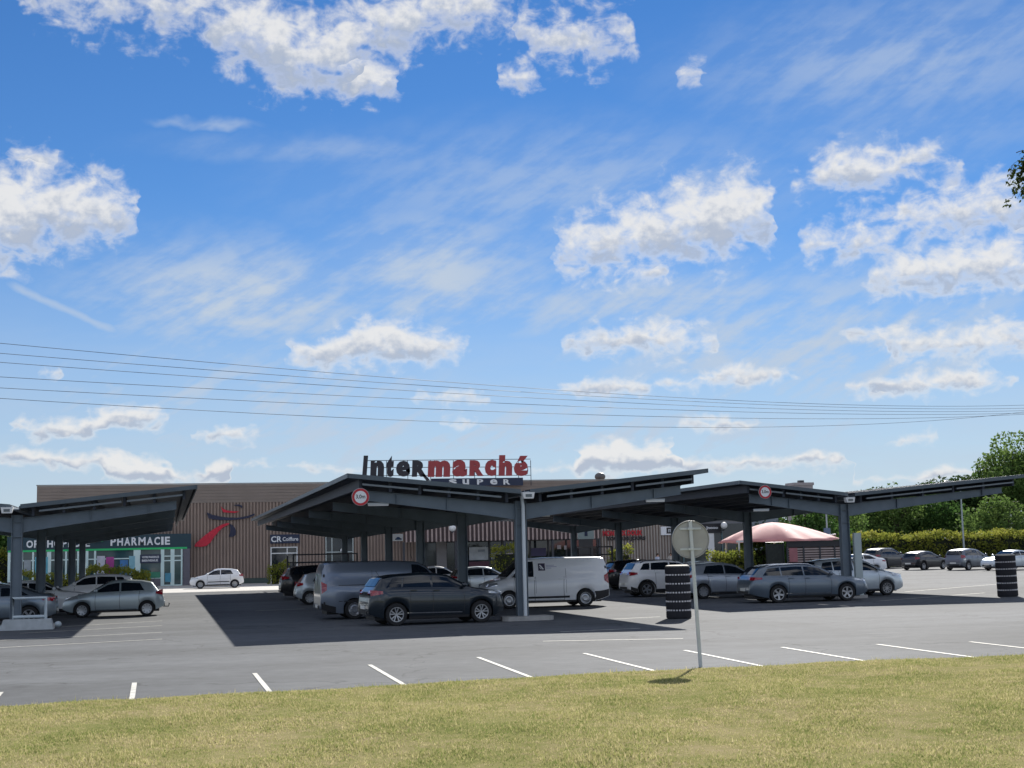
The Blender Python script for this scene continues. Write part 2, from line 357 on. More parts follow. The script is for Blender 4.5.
# ------------------------------------------------------------------ ground
def asphalt_mat():
    m = bpy.data.materials.new('asphalt'); m.use_nodes = True; t = m.node_tree; b = t.nodes['Principled BSDF']
    c = t.nodes.new('ShaderNodeTexCoord')
    def nz(s, d, sc=(1, 1, 1)):
        mp = t.nodes.new('ShaderNodeMapping'); mp.inputs['Scale'].default_value = sc; t.links.new(c.outputs['Object'], mp.inputs[0])
        n = t.nodes.new('ShaderNodeTexNoise'); n.inputs['Scale'].default_value = s; n.inputs['Detail'].default_value = d; t.links.new(mp.outputs[0], n.inputs[0]); return n.outputs[0]
    def ramp(x, a, b_, lo, hi):
        r = t.nodes.new('ShaderNodeMapRange'); t.links.new(x, r.inputs[0])
        for i, v in ((1, a), (2, b_), (3, lo), (4, hi)): r.inputs[i].default_value = v
        return r.outputs[0]
    def mul(x, y):
        n = t.nodes.new('ShaderNodeMath'); n.operation = 'MULTIPLY'; t.links.new(x, n.inputs[0]); t.links.new(y, n.inputs[1]); return n.outputs[0]
    big = ramp(nz(.12, 5), .3, .7, .78, 1.2); streak = ramp(nz(.25, 5, (.35, 2.2, 1)), .3, .7, .84, 1.14)
    med = ramp(nz(2.5, 6), .3, .7, .88, 1.1); fine = ramp(nz(90, 3), .3, .7, .72, 1.28)
    vor = t.nodes.new('ShaderNodeTexVoronoi'); vor.feature = 'DISTANCE_TO_EDGE'; vor.inputs['Scale'].default_value = .14
    wv = t.nodes.new('ShaderNodeTexNoise'); wv.inputs['Scale'].default_value = .8; wv.inputs['Detail'].default_value = 6; t.links.new(c.outputs['Object'], wv.inputs[0])
    ad = t.nodes.new('ShaderNodeVectorMath'); ad.operation = 'MULTIPLY_ADD'; t.links.new(wv.outputs['Color'], ad.inputs[0]); ad.inputs[1].default_value = (2.5, 2.5, 0); t.links.new(c.outputs['Object'], ad.inputs[2])
    t.links.new(ad.outputs[0], vor.inputs[0]); crack = ramp(vor.outputs['Distance'], .0, .006, .55, 1.0)
    vp = t.nodes.new('ShaderNodeTexVoronoi'); vp.inputs['Scale'].default_value = .11; t.links.new(ad.outputs[0], vp.inputs[0]); patch = ramp(vp.outputs['Color'], 0, 1, .90, 1.08)
    vs2 = t.nodes.new('ShaderNodeTexVoronoi'); vs2.inputs['Scale'].default_value = .55; t.links.new(c.outputs['Object'], vs2.inputs[0]); stain = ramp(vs2.outputs['Distance'], .05, .20, .80, 1.0)
    v = mul(mul(mul(mul(big, streak), mul(med, fine)), crack), mul(patch, stain))
    s = t.nodes.new('ShaderNodeVectorMath'); s.operation = 'SCALE'; s.inputs[0].default_value = (.096, .102, .109); t.links.new(v, s.inputs['Scale'])
    t.links.new(s.outputs[0], b.inputs['Base Color']); b.inputs['Roughness'].default_value = .9; b.inputs['Specular IOR Level'].default_value = .14
    bp = t.nodes.new('ShaderNodeBump'); bp.inputs['Strength'].default_value = .35; bp.inputs['Distance'].default_value = .006
    t.links.new(nz(120, 3), bp.inputs['Height']); t.links.new(bp.outputs[0], b.inputs['Normal'])
    return m
ASPH = asphalt_mat()
LINE = mat('road_marking_paint', (.47, .46, .41), .75, 0, .34, 4.5, var2=.18, scale2=38)
FORE = mat('pale_paving', (.42, .40, .365), .8, 0, .10, .5, var2=.06, scale2=4, bump=.1, bscale=30)
g = MB(); g.grid([[(-3000, -600, -.02), (-3000, 4000, -.02)], [(3000, -600, -.02), (3000, 4000, -.02)]])
tag(g.build('ground', mat('meadow_ground', (.07, .085, .03), .9, 0, .3, .08)), kind='structure')
g = MB(); g.grid([[(-90, 20, 0), (-90, 170, 0)], [(140, 20, 0), (140, 170, 0)]]); tag(g.build('parking_lot', ASPH), kind='structure')
g = MB(); g.grid([[(-30, 96, .004), (-30, 121.9, .004)], [(46, 96, .004), (46, 121.9, .004)]]); tag(g.build('forecourt_paving', FORE), kind='structure')

def line(p, q, wd=.10, z=.008):
    p = Vector((p[0], p[1], 0)); q = Vector((q[0], q[1], 0)); d = (q - p).normalized(); n = Vector((-d.y, d.x, 0)) * wd / 2
    g = MB(); k = max(2, int((q - p).length / .6)); rows = []
    for i in range(k + 1):
        c = p.lerp(q, i / k); e = random.uniform(-.006, .006)
        rows.append([tuple(c + n * (1 + e * 5) + Vector((0, 0, z))), tuple(c - n * (1 + e * 5) + Vector((0, 0, z)))])
    g.grid(rows); tag(g.build('bay_line', LINE), kind='structure')
def pline(a, b, wd=.10): line(gnd(*a), gnd(*b), wd)
near = [((1, 692.5), (-16, 712)), ((134.5, 683), (131, 705)), ((254.5, 673.5), (272, 695)), ((369.5, 665), (409, 688)), ((478, 657.5), (540, 681)), ((584, 653.5), (662, 673)),
        ((684.5, 650.5), (770, 668)), ((782, 647.5), (885, 664.5)), ((877, 644.5), (992, 660)), ((970, 642), (1100, 657))]
for a, b in near: pline(a, b, .088)
for a, b in (((-20, 649), (162, 639.3)), ((-20, 641.5), (162, 632.5)), ((20, 633.5), (162, 625.8)), ((60, 627), (162, 621)), ((543, 641.5), (683, 638.8)), ((560, 632), (640, 628.5)), ((600, 620), (660, 617)),
             ((880, 601), (985, 593)), ((905, 592), (1000, 584)), ((255, 611), (305, 609)), ((540, 588), (660, 583))):
    pline(a, b, .105)

# lawn
edge_px = [(-260, 722), (-120, 714), (0, 708), (60, 704.5), (128, 701), (190, 697.5), (256, 694.5), (330, 690.5), (400, 686.5), (460, 683), (512, 680), (580, 676), (640, 672.5), (700, 670), (760, 668), (815, 664.5), (860, 662), (920, 660.5), (1024, 656.5), (1180, 650)]
edge = [gnd(*p)[:2] for p in edge_px]
def edge_y(x):
    return float(np.interp(x, [e[0] for e in edge], [e[1] for e in edge]))
def lawn_z(x, y):
    d = edge_y(x) - y
    return .012 + .05 * min(1, max(0, d / .6)) + .05 * min(1, max(0, d / 6)) + .02 * math.sin(x * 1.1 + y * .6) * min(1, max(0, d / 2)) + .012 * math.sin(x * 3.1 - y * 2.2) * min(1, max(0, d))
def lawn_mat(name, blades):
    m = bpy.data.materials.new(name); m.use_nodes = True; t = m.node_tree; b = t.nodes['Principled BSDF']
    c = t.nodes.new('ShaderNodeTexCoord')
    def nz(s, d, r=.6):
        n = t.nodes.new('ShaderNodeTexNoise'); n.inputs['Scale'].default_value = s; n.inputs['Detail'].default_value = d; n.inputs['Roughness'].default_value = r; t.links.new(c.outputs['Object'], n.inputs[0]); return n.outputs[0]
    mixn = t.nodes.new('ShaderNodeMath'); mixn.operation = 'MULTIPLY_ADD'; t.links.new(nz(3.5, 5), mixn.inputs[0]); mixn.inputs[1].default_value = .45
    m2 = t.nodes.new('ShaderNodeMath'); m2.operation = 'MULTIPLY'; t.links.new(nz(.45, 4), m2.inputs[0]); m2.inputs[1].default_value = .55; t.links.new(m2.outputs[0], mixn.inputs[2])
    src = mixn.outputs[0]
    if blades:
        gi = t.nodes.new('ShaderNodeNewGeometry'); rr = t.nodes.new('ShaderNodeMath'); rr.operation = 'MULTIPLY_ADD'
        t.links.new(gi.outputs['Random Per Island'], rr.inputs[0]); rr.inputs[1].default_value = .42
        sb = t.nodes.new('ShaderNodeMath'); sb.operation = 'SUBTRACT'; t.links.new(src, sb.inputs[0]); sb.inputs[1].default_value = .21; t.links.new(sb.outputs[0], rr.inputs[2]); src = rr.outputs[0]
    cr = t.nodes.new('ShaderNodeValToRGB'); t.links.new(src, cr.inputs[0]); e = cr.color_ramp.elements
    k = 1.0 if blades else .62
    cols = [(.26, (.15, .20, .055)), (.42, (.29, .295, .11)), (.57, (.41, .375, .175)), (.74, (.54, .47, .27))] if blades else [(.30, (.25, .26, .10)), (.43, (.33, .32, .13)), (.57, (.42, .36, .19)), (.72, (.50, .41, .25))]
    e[0].position = cols[0][0]; e[0].color = lin([x * k for x in cols[0][1]]); e[1].position = cols[-1][0]; e[1].color = lin([x * k for x in cols[-1][1]])
    for p, q in cols[1:-1]:
        n = e.new(p); n.color = lin([x * k for x in q])
    t.links.new(cr.outputs[0], b.inputs['Base Color']); b.inputs['Roughness'].default_value = 1; b.inputs['Specular IOR Level'].default_value = 0
    if blades:
        tr = t.nodes.new('ShaderNodeBsdfTranslucent'); t.links.new(cr.outputs[0], tr.inputs[0]); ms = t.nodes.new('ShaderNodeMixShader'); ms.inputs[0].default_value = .45
        t.links.new(b.outputs[0], ms.inputs[1]); t.links.new(tr.outputs[0], ms.inputs[2]); t.links.new(ms.outputs[0], t.nodes['Material Output'].inputs[0])
    return m
rows = []
for i in range(90):
    x = -14 + i * (44 / 89); ye = edge_y(x) + .05 * math.sin(x * 4.3) + .04 * math.sin(x * 9.7); row = []
    for j in range(60):
        s = (j / 59) ** 1.6; y = ye - s * (ye + 6); row.append((x, y, lawn_z(x, y)))
    rows.append(row)
g = MB(); g.grid(rows); tag(g.build('lawn', lawn_mat('lawn_soil', False), smooth=3), kind='structure')
def blades(n):
    y = 11.0 + 13.6 * RNG.random(n) ** .85; hx = y * .40 + 2
    x = y * math.tan(_yaw) + (RNG.random(n) * 2 - 1) * hx
    ey = np.interp(x, [e[0] for e in edge], [e[1] for e in edge]) + .05 * np.sin(x * 4.3) + .04 * np.sin(x * 9.7)
    keep = y < ey + .03 + .12 * RNG.random(n) ** 3 * (1 + np.sin(x * 6.1) * np.sin(x * 2.3 + 1))
    # worn earth near the right-hand end of the edge
    pat = np.minimum(((x - 13.6) / 2.2) ** 2 + ((y - 21.6) / .8) ** 2, ((x - 16.0) / 1.6) ** 2 + ((y - 23.2) / .7) ** 2) + .35 * np.sin(x * 3.7) * np.sin(y * 5.3)
    keep &= ~((pat < 1) & (RNG.random(n) < .75 * (1 - pat) + .25))
    clump = np.sin(x * 5.1 + 1.3 * np.sin(y * 3.3)) * np.sin(y * 4.7 + 1.1 * np.sin(x * 2.9))
    keep &= RNG.random(n) < .72 + .28 * clump
    x, y, ey = x[keep], y[keep], ey[keep]; n = len(x)
    z = np.array([lawn_z(a, b) for a, b in zip(x, y)]) - .004
    h = (.014 + .026 * RNG.random(n) ** 1.6) * (1 + .35 * np.sin(x * 2.3 + y) * np.sin(y * 1.7)); tall = RNG.random(n) < np.where(ey - y < .25, .10, .010); h[tall] *= 2.4
    wd = .004 + .005 * RNG.random(n); a = RNG.random(n) * 2 * PI; lean = (RNG.random(n) * .9) * h; la = RNG.random(n) * 2 * PI
    V = np.empty((n, 3, 3)); cx, sx = np.cos(a) * wd, np.sin(a) * wd
    V[:, 0] = np.stack([x - cx, y - sx, z], 1); V[:, 1] = np.stack([x + cx, y + sx, z], 1)
    V[:, 2] = np.stack([x + np.cos(la) * lean, y + np.sin(la) * lean, z + h], 1)
    return V.reshape(-1, 3), np.arange(3 * n).reshape(-1, 3)
V, Fa = blades(520000)
o = link_mesh('grass', fast_mesh('grass', V, Fa, lawn_mat('grass_blades', True))); tag(o, 'short dry yellow green grass along the near side of the car park', 'grass', kind='stuff')
o['label'] = 'short dry yellow green grass covering the bank in the foreground'

# ------------------------------------------------------------------ vehicles
TYPES = {
 'hatch': dict(top=[(0, .41), (.012, .48), (.05, .535), (.15, .61), (.255, .665), (.44, .945), (.51, .985), (.62, 1.0), (.78, .97), (.88, .915), (.945, .68), (.985, .60), (1, .42)],
               belt=(.635, .70), ws=(.27, .445), rw=(.885, .942), side=[(.305, .425, .555, .555), (.572, .572, .80, .755)], head=(.02, .15, .475, .565), tail=(.915, .985, .56, .70), gh=.20),
 'suv': dict(top=[(0, .44), (.012, .54), (.045, .615), (.14, .655), (.25, .70), (.415, .945), (.48, .982), (.6, 1), (.8, .975), (.905, .925), (.955, .73), (.985, .66), (1, .42)],
             belt=(.675, .735), ws=(.262, .42), rw=(.905, .95), side=[(.30, .405, .54, .54), (.556, .556, .76, .745), (.772, .76, .875, .83)], head=(.015, .13, .545, .62), tail=(.905, .985, .58, .69), gh=.19),
 'estate': dict(top=[(0, .41), (.01, .50), (.045, .575), (.14, .64), (.265, .68), (.42, .945), (.5, .99), (.6, 1), (.78, .978), (.9, .93), (.962, .72), (.988, .64), (1, .42)],
                belt=(.65, .705), ws=(.277, .425), rw=(.90, .957), side=[(.315, .405, .545, .545), (.558, .558, .735, .735), (.748, .748, .895, .845)], head=(.015, .13, .505, .585), tail=(.905, .99, .585, .68), gh=.20),
 'mpv': dict(top=[(0, .41), (.012, .49), (.05, .555), (.13, .61), (.205, .66), (.40, .935), (.5, .985), (.62, 1), (.8, .975), (.915, .92), (.962, .68), (.988, .60), (1, .4)],
             belt=(.625, .69), ws=(.22, .405), rw=(.915, .957), side=[(.265, .385, .53, .53), (.546, .546, .745, .745), (.758, .758, .885, .85)], head=(.015, .14, .475, .57), tail=(.91, .985, .55, .72), gh=.17),
 'van': dict(top=[(0, .30), (.008, .42), (.035, .50), (.09, .555), (.165, .60), (.285, .90), (.34, .975), (.5, 1), (.9, .995), (.972, .98), (.985, .90), (.996, .55), (1, .28)],
             belt=(.60, .62), ws=(.175, .30), rw=None, side=[(.21, .285, .385, .385)], head=(.012, .095, .43, .51), tail=(.958, .993, .45, .66), gh=.10),
 'coupe': dict(top=[(0, .41), (.012, .50), (.06, .575), (.16, .645), (.31, .69), (.46, .945), (.53, .99), (.62, 1), (.72, .965), (.86, .79), (.95, .755), (.985, .67), (1, .42)],
               belt=(.675, .735), ws=(.315, .465), rw=(.73, .85), side=[(.34, .44, .58, .58), (.595, .595, .80, .71)], head=(.015, .15, .50, .58), tail=(.90, .988, .575, .68), gh=.21),
}
class CarShape:
    def __init__(s, kind, Ln, W, H, wf, wb, r, clear=.19, wind=None):
        s.T = TYPES[kind]; s.kind = kind; s.L, s.W, s.H, s.r, s.c = Ln, W, H, r, clear
        s.xa = (wf, wf + wb); s.ra = r * 1.13
        xs = np.linspace(0, Ln, 900); px = np.array([p[0] for p in s.T['top']]) * Ln; pz = np.array([p[1] for p in s.T['top']]) * H
        z = np.interp(xs, px, pz); k = int(900 * .022); ker = np.hanning(2 * k + 1); ker /= ker.sum()
        zp = np.concatenate([np.full(k, z[0]), z, np.full(k, z[-1])]); zs = np.convolve(zp, ker, 'valid')
        e = np.clip(np.minimum(xs, Ln - xs) / (.03 * Ln), 0, 1); s.xs = xs; s.zt = z * (1 - e) + zs * e
    def top(s, x): return float(np.interp(x, s.xs, s.zt))
    def half(s, x):
        L_, w = s.L, s.W / 2; f = .20 * L_; b = .16 * L_; k = 1.0
        if x < f: k -= .30 * ((f - x) / f) ** 2.6
        if x > L_ - b: k -= (.24 if s.kind != 'van' else .08) * ((x - L_ + b) / b) ** 2.6
        return w * k
    def low(s, x):
        c = s.c; L_ = s.L
        z = c
        if x < .12 * L_: z += .13 * (1 - x / (.12 * L_)) ** 1.8
        if x > .86 * L_: z += .18 * ((x - .86 * L_) / (.14 * L_)) ** 1.5
        return z
    def arch(s, x):
        for a in s.xa:
            if abs(x - a) < s.ra: return s.r + math.sqrt(s.ra ** 2 - (x - a) ** 2)
        return 0
    def section(s, x):
        w = s.half(x); t = s.top(x); lo = s.low(x); ar = s.arch(x); lo2 = max(lo, ar)
        b0, b1 = s.T['belt']; belt = s.H * (b0 + (b1 - b0) * x / s.L); belt = min(belt, t - .045); belt = max(belt, lo + .1)
        q = min(1, max(0, (t - belt) / (.30 * s.H)))
        wr = w * (.90 - s.T['gh'] * q * .95); zr = t - (.02 + .065 * q)
        g = lambda k: max(lo + (belt - lo) * k, lo2 + (belt - lo2) * k * .6 if ar else 0)
        P = [(0, lo2), (.80 * w, lo2), (.945 * w, lo2 + (0 if ar else .015)), (.985 * w, g(.22)), (1.0 * w, g(.48)), (.996 * w, g(.72)), (.972 * w, g(.92)), (.935 * w, belt),
             (.935 * w * .5 + wr * .5 + .012 * q, belt * .5 + zr * .5), (wr, zr), (wr * .93, zr + (t - zr) * .55), (wr * .72, zr + (t - zr) * .86), (wr * .38, t - .004), (0, t)]
        return P
    def ys(s, x, z):
        P = s.section(x)[2:10]
        if z <= P[0][1]: return P[0][0]
        for (y0, z0), (y1, z1) in zip(P, P[1:]):
            if z <= z1 and z1 > z0: return y0 + (y1 - y0) * (z - z0) / (z1 - z0)
        return P[-1][0]
    def zs(s, x, y):
        P = s.section(x)[7:][::-1]; y = abs(y)
        for (y0, z0), (y1, z1) in zip(P, P[1:]):
            if y <= y1: return z0 + (z1 - z0) * (y - y0) / max(1e-6, y1 - y0)
        return P[-1][1]
    def X(s, x): return s.L / 2 - x
    def body(s):
        st = list(np.linspace(0, s.L, 64)) + [.006 * s.L, .99 * s.L, .995 * s.L]
        for a in s.xa:
            st = [x for x in st if abs(x - a) > s.ra + .004]
            st += [a + s.ra * math.cos(t) for t in np.linspace(.001, PI - .001, 21)] + [a - s.ra - .003, a + s.ra + .003]
        st = sorted(st); P = []
        for x in st:
            S = s.section(x); P.append([(s.X(x), -y, z) for y, z in S[::-1]] + [(s.X(x), y, z) for y, z in S[1:-1]])
        n = len(P[0]); mb = MB(); vs = [p for r in P for p in r]
        fs = [(i * n + j, i * n + (j + 1) % n, (i + 1) * n + (j + 1) % n, (i + 1) * n + j) for i in range(len(P) - 1) for j in range(n)]
        fs += [tuple(range(n)), tuple(range((len(P) - 1) * n, len(P) * n))]
        return mb.add(vs, fs)
    def patch(s, mb, fx, fz, nu, nv, off, side, thick=None):
        rows = []
        for i in range(nu + 1):
            row = []
            for j in range(nv + 1):
                x, z = fx(i / nu, j / nv), fz(i / nu, j / nv); row.append((s.X(x), side * (s.ys(x, z) + off), z))
            rows.append(row)
        mb.grid(rows)
    def strip(s, mb, pts, wd, off, side):
        """narrow band following points (x,z) on the side"""
        rows = []
        for i, (x, z) in enumerate(pts):
            a = pts[max(0, i - 1)]; b = pts[min(len(pts) - 1, i + 1)]; dx, dz = b[0] - a[0], b[1] - a[1]; l = math.hypot(dx, dz) or 1
            nx, nz = -dz / l * wd / 2, dx / l * wd / 2
            rows.append([(s.X(x + nx), side * (s.ys(x + nx, z + nz) + off), z + nz), (s.X(x - nx), side * (s.ys(x - nx, z - nz) + off), z - nz)])
        mb.grid(rows)

def tyre_mesh(r, wd):
    g = MB(); h = wd / 2
    g.lathe([(r * .62, -h * .75), (r * .66, -h), (r * .93, -h), (r * .985, -h * .8), (r, -h * .5), (r, h * .5), (r * .985, h * .8), (r * .93, h), (r * .66, h), (r * .62, h * .75)], 36, 'y', cap=False)
    g.lathe([(.001, h * .3), (r * .64, h * .3)], 36, 'y', cap=False); g.lathe([(.001, -h * .3), (r * .64, -h * .3)], 36, 'y', cap=False)
    return g.mesh('wheel', RUBBER, R_(35))
def rim_mesh(r, wd, style):
    g = MB(); h = wd / 2
    for s in (1, -1):
        g.lathe([(r * .56, s * h * .55), (r * .60, s * h * .98), (r * .665, s * h * .99), (r * .64, s * h * .6)], 36, 'y', cap=False)
        g.lathe([(.001, s * h * .82), (r * .10, s * h * .82), (r * .13, s * h * .5)], 16, 'y', cap=False)
        n = {'five': 5, 'multi': 10, 'cover': 8, 'steel': 0, 'split': 5}[style]
        for k in range(n):
            a = 2 * PI * k / n + .2
            wsp = {'five': .20, 'multi': .085, 'cover': .26, 'split': .09}[style] * r
            offs = (-.17, .17) if style == 'split' else (0,)
            for o_ in offs:
                a0, a1 = a + o_ * .4, a + o_ * 1.5; r0, r1 = r * .10, r * .60
                c0 = Vector((math.cos(a0) * r0, 0, math.sin(a0) * r0)); c1 = Vector((math.cos(a1) * r1, 0, math.sin(a1) * r1)); d = (c1 - c0).normalized(); t = Vector((-d.z, 0, d.x))
                y0, y1 = s * h * .80, s * h * .88; yb = s * h * .55
                g.hexa([c0 - t * wsp * .45 + Vector((0, y0, 0)), c0 - t * wsp * .45 + Vector((0, yb, 0)), c0 + t * wsp * .45 + Vector((0, y0, 0)), c0 + t * wsp * .45 + Vector((0, yb, 0)),
                        c1 - t * wsp * .6 + Vector((0, y1, 0)), c1 - t * wsp * .6 + Vector((0, yb, 0)), c1 + t * wsp * .6 + Vector((0, y1, 0)), c1 + t * wsp * .6 + Vector((0, yb, 0))])
        if style == 'steel':
            g.lathe([(.001, s * h * .75), (r * .28, s * h * .80), (r * .34, s * h * .55), (r * .46, s * h * .5), (r * .56, s * h * .7)], 28, 'y', cap=False)
    return g.mesh('rim', ALLOY, R_(35))

def make_car(name, label, cat, kind, dims, col, loc, rot=0.0, rim='five', clad=0.0, rails=False, mirror=None, group='cars parked in the car park', strip=None, rearwin=True, tailcol=None, handlecol=None, extra=None, headcol=None):
    """dims = length, width, height, front overhang to axle, wheelbase, wheel radius"""
    S = CarShape(kind, *dims[:6], clear=dims[6] if len(dims) > 6 else .19); T = S.T; H, L_, W = S.H, S.L, S.W
    root = empty(name, loc, rot); tag(root, label, cat, group)
    S.body().build('body', col, root, R_(38))
    # under-floor and axles
    g = MB(); g.b2(S.X(L_ * .95), S.X(L_ * .06), -W * .30, W * .30, S.c - .02, S.c + .20); 
    for a in S.xa: g.b2(S.X(a + S.ra * .98), S.X(a - S.ra * .98), -W * .33, W * .33, S.c + .21, S.r + S.ra - .02)
    g.build('underbody', BLACKP, root)
    # side glass
    for (a0, a1, b0, b1) in T['side']:
        for sd in (1, -1):
            g = MB(); zb = lambda x: H * (T['belt'][0] + (T['belt'][1] - T['belt'][0]) * x / L_) + .022
            def fx(u, v): return L_ * ((a0 + (a1 - a0) * v) * (1 - u) + (b0 + (b1 - b0) * v) * u)
            def fz(u, v):
                xt = L_ * (a1 + (b1 - a1) * u); x = fx(u, v); zt = S.section(xt)[9][1] - .028; return zb(x) + (zt - zb(x)) * v
            S.patch(g, fx, fz, 12, 6, .009, sd); g.build('side_window', GLASS, root, R_(60))
    # windscreen and rear window
    def topglass(nm, x0, x1, k, dx):
        g = MB(); rows = []
        for i in range(13):
            x = L_ * (x0 + (x1 - x0) * i / 12); wy = S.section(x)[9][0] * k; row = []
            for j in range(-8, 9): y = wy * j / 8; row.append((S.X(x) + dx, y, S.zs(x, y) + .010))
            rows.append(row)
        g.grid(rows); g.build(nm, GLASS, root, R_(60))
    topglass('windscreen', *T['ws'], .95, .010)
    if T['rw'] and rearwin: topglass('rear_window', *T['rw'], .90, -.012)
    # lamps
    for sd in (1, -1):
        a, b, z0, z1 = T['head']; g = MB()
        S.patch(g, lambda u, v: L_ * (a + (b - a) * u), lambda u, v: H * ((z0 + (z1 - z0) * .35 * u) * (1 - v) + (z1 - .02 + .03 * u) * v), 8, 4, .011, sd); g.build('headlight', headcol or CLEARLAMP, root, R_(60))
        a, b, z0, z1 = T['tail']; g = MB()
        S.patch(g, lambda u, v: L_ * (a + (b - a) * u), lambda u, v: H * ((z0 + (z1 - z0) * .30 * (1 - u)) * (1 - v) + (z1 - (z1 - z0) * .22 * (1 - u)) * v), 8, 5, .012, sd); g.build('tail_light', REDLAMP, root, R_(60))
    # inner half of each tail lamp on the tailgate, plates, grille, bumper trim
    zt = H * (T['tail'][2] + T['tail'][3]) / 2
    g = MB(); g.box((S.X(0) + .004, 0, S.low(0) + .06), (.03, W * .48, .10)); g.box((S.X(.012 * L_) + .01, 0, (S.low(0) + S.top(.012 * L_)) / 2 + .06), (.05, W * .42, .07)); g.build('grille', BLACKP, root)
    g = MB(); g.box((S.X(0) + .014, 0, S.low(0) + .13), (.02, .52, .11)); g.build('number_plate', AMBER, root)
    g = MB(); g.box((S.X(L_) - .012, 0, S.top(L_) - .10), (.02, .52, .11)); g.build('number_plate', AMBER, root)
    g = MB(); g.box((S.X(L_) - .006, 0, S.low(L_) + .045), (.03, W * .55, .10)); g.build('rear_bumper_trim', BLACKP, root)
    # sills / cladding
    xa, xb = S.xa
    h = max(clad, .07)
    for sd in (1, -1):
        g = MB()
        for p, q in ((xa + S.ra + .01, xb - S.ra - .01),) + (((.05 * L_, xa - S.ra - .01), (xb + S.ra + .01, .975 * L_)) if clad > .1 else ()):
            S.patch(g, lambda u, v: p + (q - p) * u, lambda u, v: S.low(p + (q - p) * u) + .012 + h * v, 14, 3, .012, sd)
        if clad > .1:
            for a in S.xa:
                rows = []
                for t in np.linspace(.05, PI - .05, 25):
                    row = []
                    for rr in (S.ra + .002, S.ra + .03, S.ra + .065):
                        x = a + rr * math.cos(t); z = S.r + rr * math.sin(t); row.append((S.X(x), sd * (max(S.ys(x, z), S.ys(a + (S.ra + .07) * math.cos(t), z)) + .016), z))
                    rows.append(row)
                g.grid(rows)
        g.build('sill_trim', BLACKP, root, R_(60))
    # door seams, handles
    belt = lambda x: H * (T['belt'][0] + (T['belt'][1] - T['belt'][0]) * x / L_)
    seams = [T['side'][0][0] + .02, (T['side'][0][2] + .008)] + ([T['side'][1][2] - .045] if len(T['side']) > 1 else [.63])
    for sd in (1, -1):
        g = MB()
        for fx_ in seams:
            x = fx_ * L_; zl = max(S.low(x) + .09, S.arch(x) + .02); zb_ = belt(x) - .01
            S.strip(g, [(x - .03 * math.sin(PI * k / 8), zl + (zb_ - zl) * k / 8) for k in range(9)], .014, .004, sd)
        S.strip(g, [(L_ * (seams[0] + (seams[-1] - seams[0]) * k / 10), max(S.low(L_ * .5) + .10, 0)) for k in range(11)], .012, .004, sd)
        g.build('door_seam', BLACKP, root)
    for k, fx_ in enumerate(seams[1:]):
        for sd in (1, -1):
            x = fx_ * L_ - .13; z = belt(x) - .085; g = MB(); g.box((S.X(x), sd * (S.ys(x, z) + .018), z), (.19, .03, .03)); g.build('door_handle', handlecol or col, root)
    # mirrors
    for sd in (1, -1):
        x = L_ * (T['side'][0][0] + .025); z = belt(x) + .085; g = MB(); y = S.ys(x, z - .06)
        g.ball((S.X(x) + .02, sd * (y + .14), z), (.075, .115, .085), 14); g.b2(S.X(x) - .03, S.X(x) + .03, sd * (y - .01), sd * (y + .08), z - .06, z - .025)
        g.build('wing_mirror', mirror or col, root, R_(50))
    if strip:
        for sd in (1, -1):
            g = MB(); S.strip(g, [(L_ * (.33 + .40 * k / 12), strip[0] + .02 * k / 12) for k in range(13)], strip[1], .018, sd); g.build('side_moulding', strip[2], root)
    if rails:
        for sd in (1, -1):
            g = MB(); pts = []
            for k in range(12):
                x = L_ * (.46 + .40 * k / 11); P = S.section(x)[9]; pts.append((S.X(x), sd * (P[0] - .03), P[1] + (.075 if 0 < k < 11 else .03)))
            g.tube(pts, .018, 6); g.build('roof_rail', rails if rails is not True else CHROME, root, R_(60))
    # wheels
    tm = tyre_mesh(S.r, .21); rm = rim_mesh(S.r, .21, rim)
    for a in S.xa:
        for sd in (1, -1):
            wl = link_mesh('wheel', tm, root, (S.X(a), sd * (W / 2 - .125), S.r), (0, R_(random.uniform(0, 70)), 0)); link_mesh('rim', rm, wl)
    g = MB(); g.tube([(S.X(L_ * .88), 0, S.top(L_ * .88) - .0), (S.X(L_ * .905), 0, S.top(L_ * .86) + .16)] if kind != 'van' else [(S.X(L_ * .34), 0, H * .97), (S.X(L_ * .36), 0, H + .2)], .008, 5); g.build('antenna', BLACKP, root)
    if extra: extra(S, root)
    return root, S

def tow_bar(S, root):
    g = MB(); g.tube([(S.X(S.L) + .05, 0, .34), (S.X(S.L) - .16, 0, .33), (S.X(S.L) - .19, 0, .42)], .022, 8); g.ball((S.X(S.L) - .19, 0, .44), .03, 8); g.build('tow_bar', STEELD, root)
def tail_panel(S, root):
    # lamps continuing on to the tailgate
    T = S.T; z0, z1 = S.H * (T['tail'][2] + .03), S.H * (T['tail'][3] - .01)
    for sd in (1, -1):
        g = MB(); rows = []
        for i in range(5):
            z = z0 + (z1 - z0) * i / 4
            x = max(x_ for x_ in np.linspace(.6 * S.L, S.L, 200) if S.top(x_) >= z + .03); row = []
            for j in range(5): y = S.W * (.20 + .16 * j / 4); row.append((S.X(x) - .022, sd * y, z))
            rows.append(row)
        g.grid(rows); g.build('tail_light', REDLAMP, root)
def van_rear(S, root):
    g = MB(); xr = S.X(S.L * .992) - .012
    g.box((xr, 0, .95), (.012, .016, 1.2)); g.build('door_seam', BLACKP, root)
    for sd in (1, -1):
        g = MB(); g.box((S.X(S.L * .975) , sd * (S.ys(S.L * .975, .9) + .01), .55), (.06, .02, .12)); g.box((S.X(S.L * .975), sd * (S.ys(S.L * .975, 1.5) + .01), 1.5), (.06, .02, .10)); g.build('hinge', BLACKP, root)
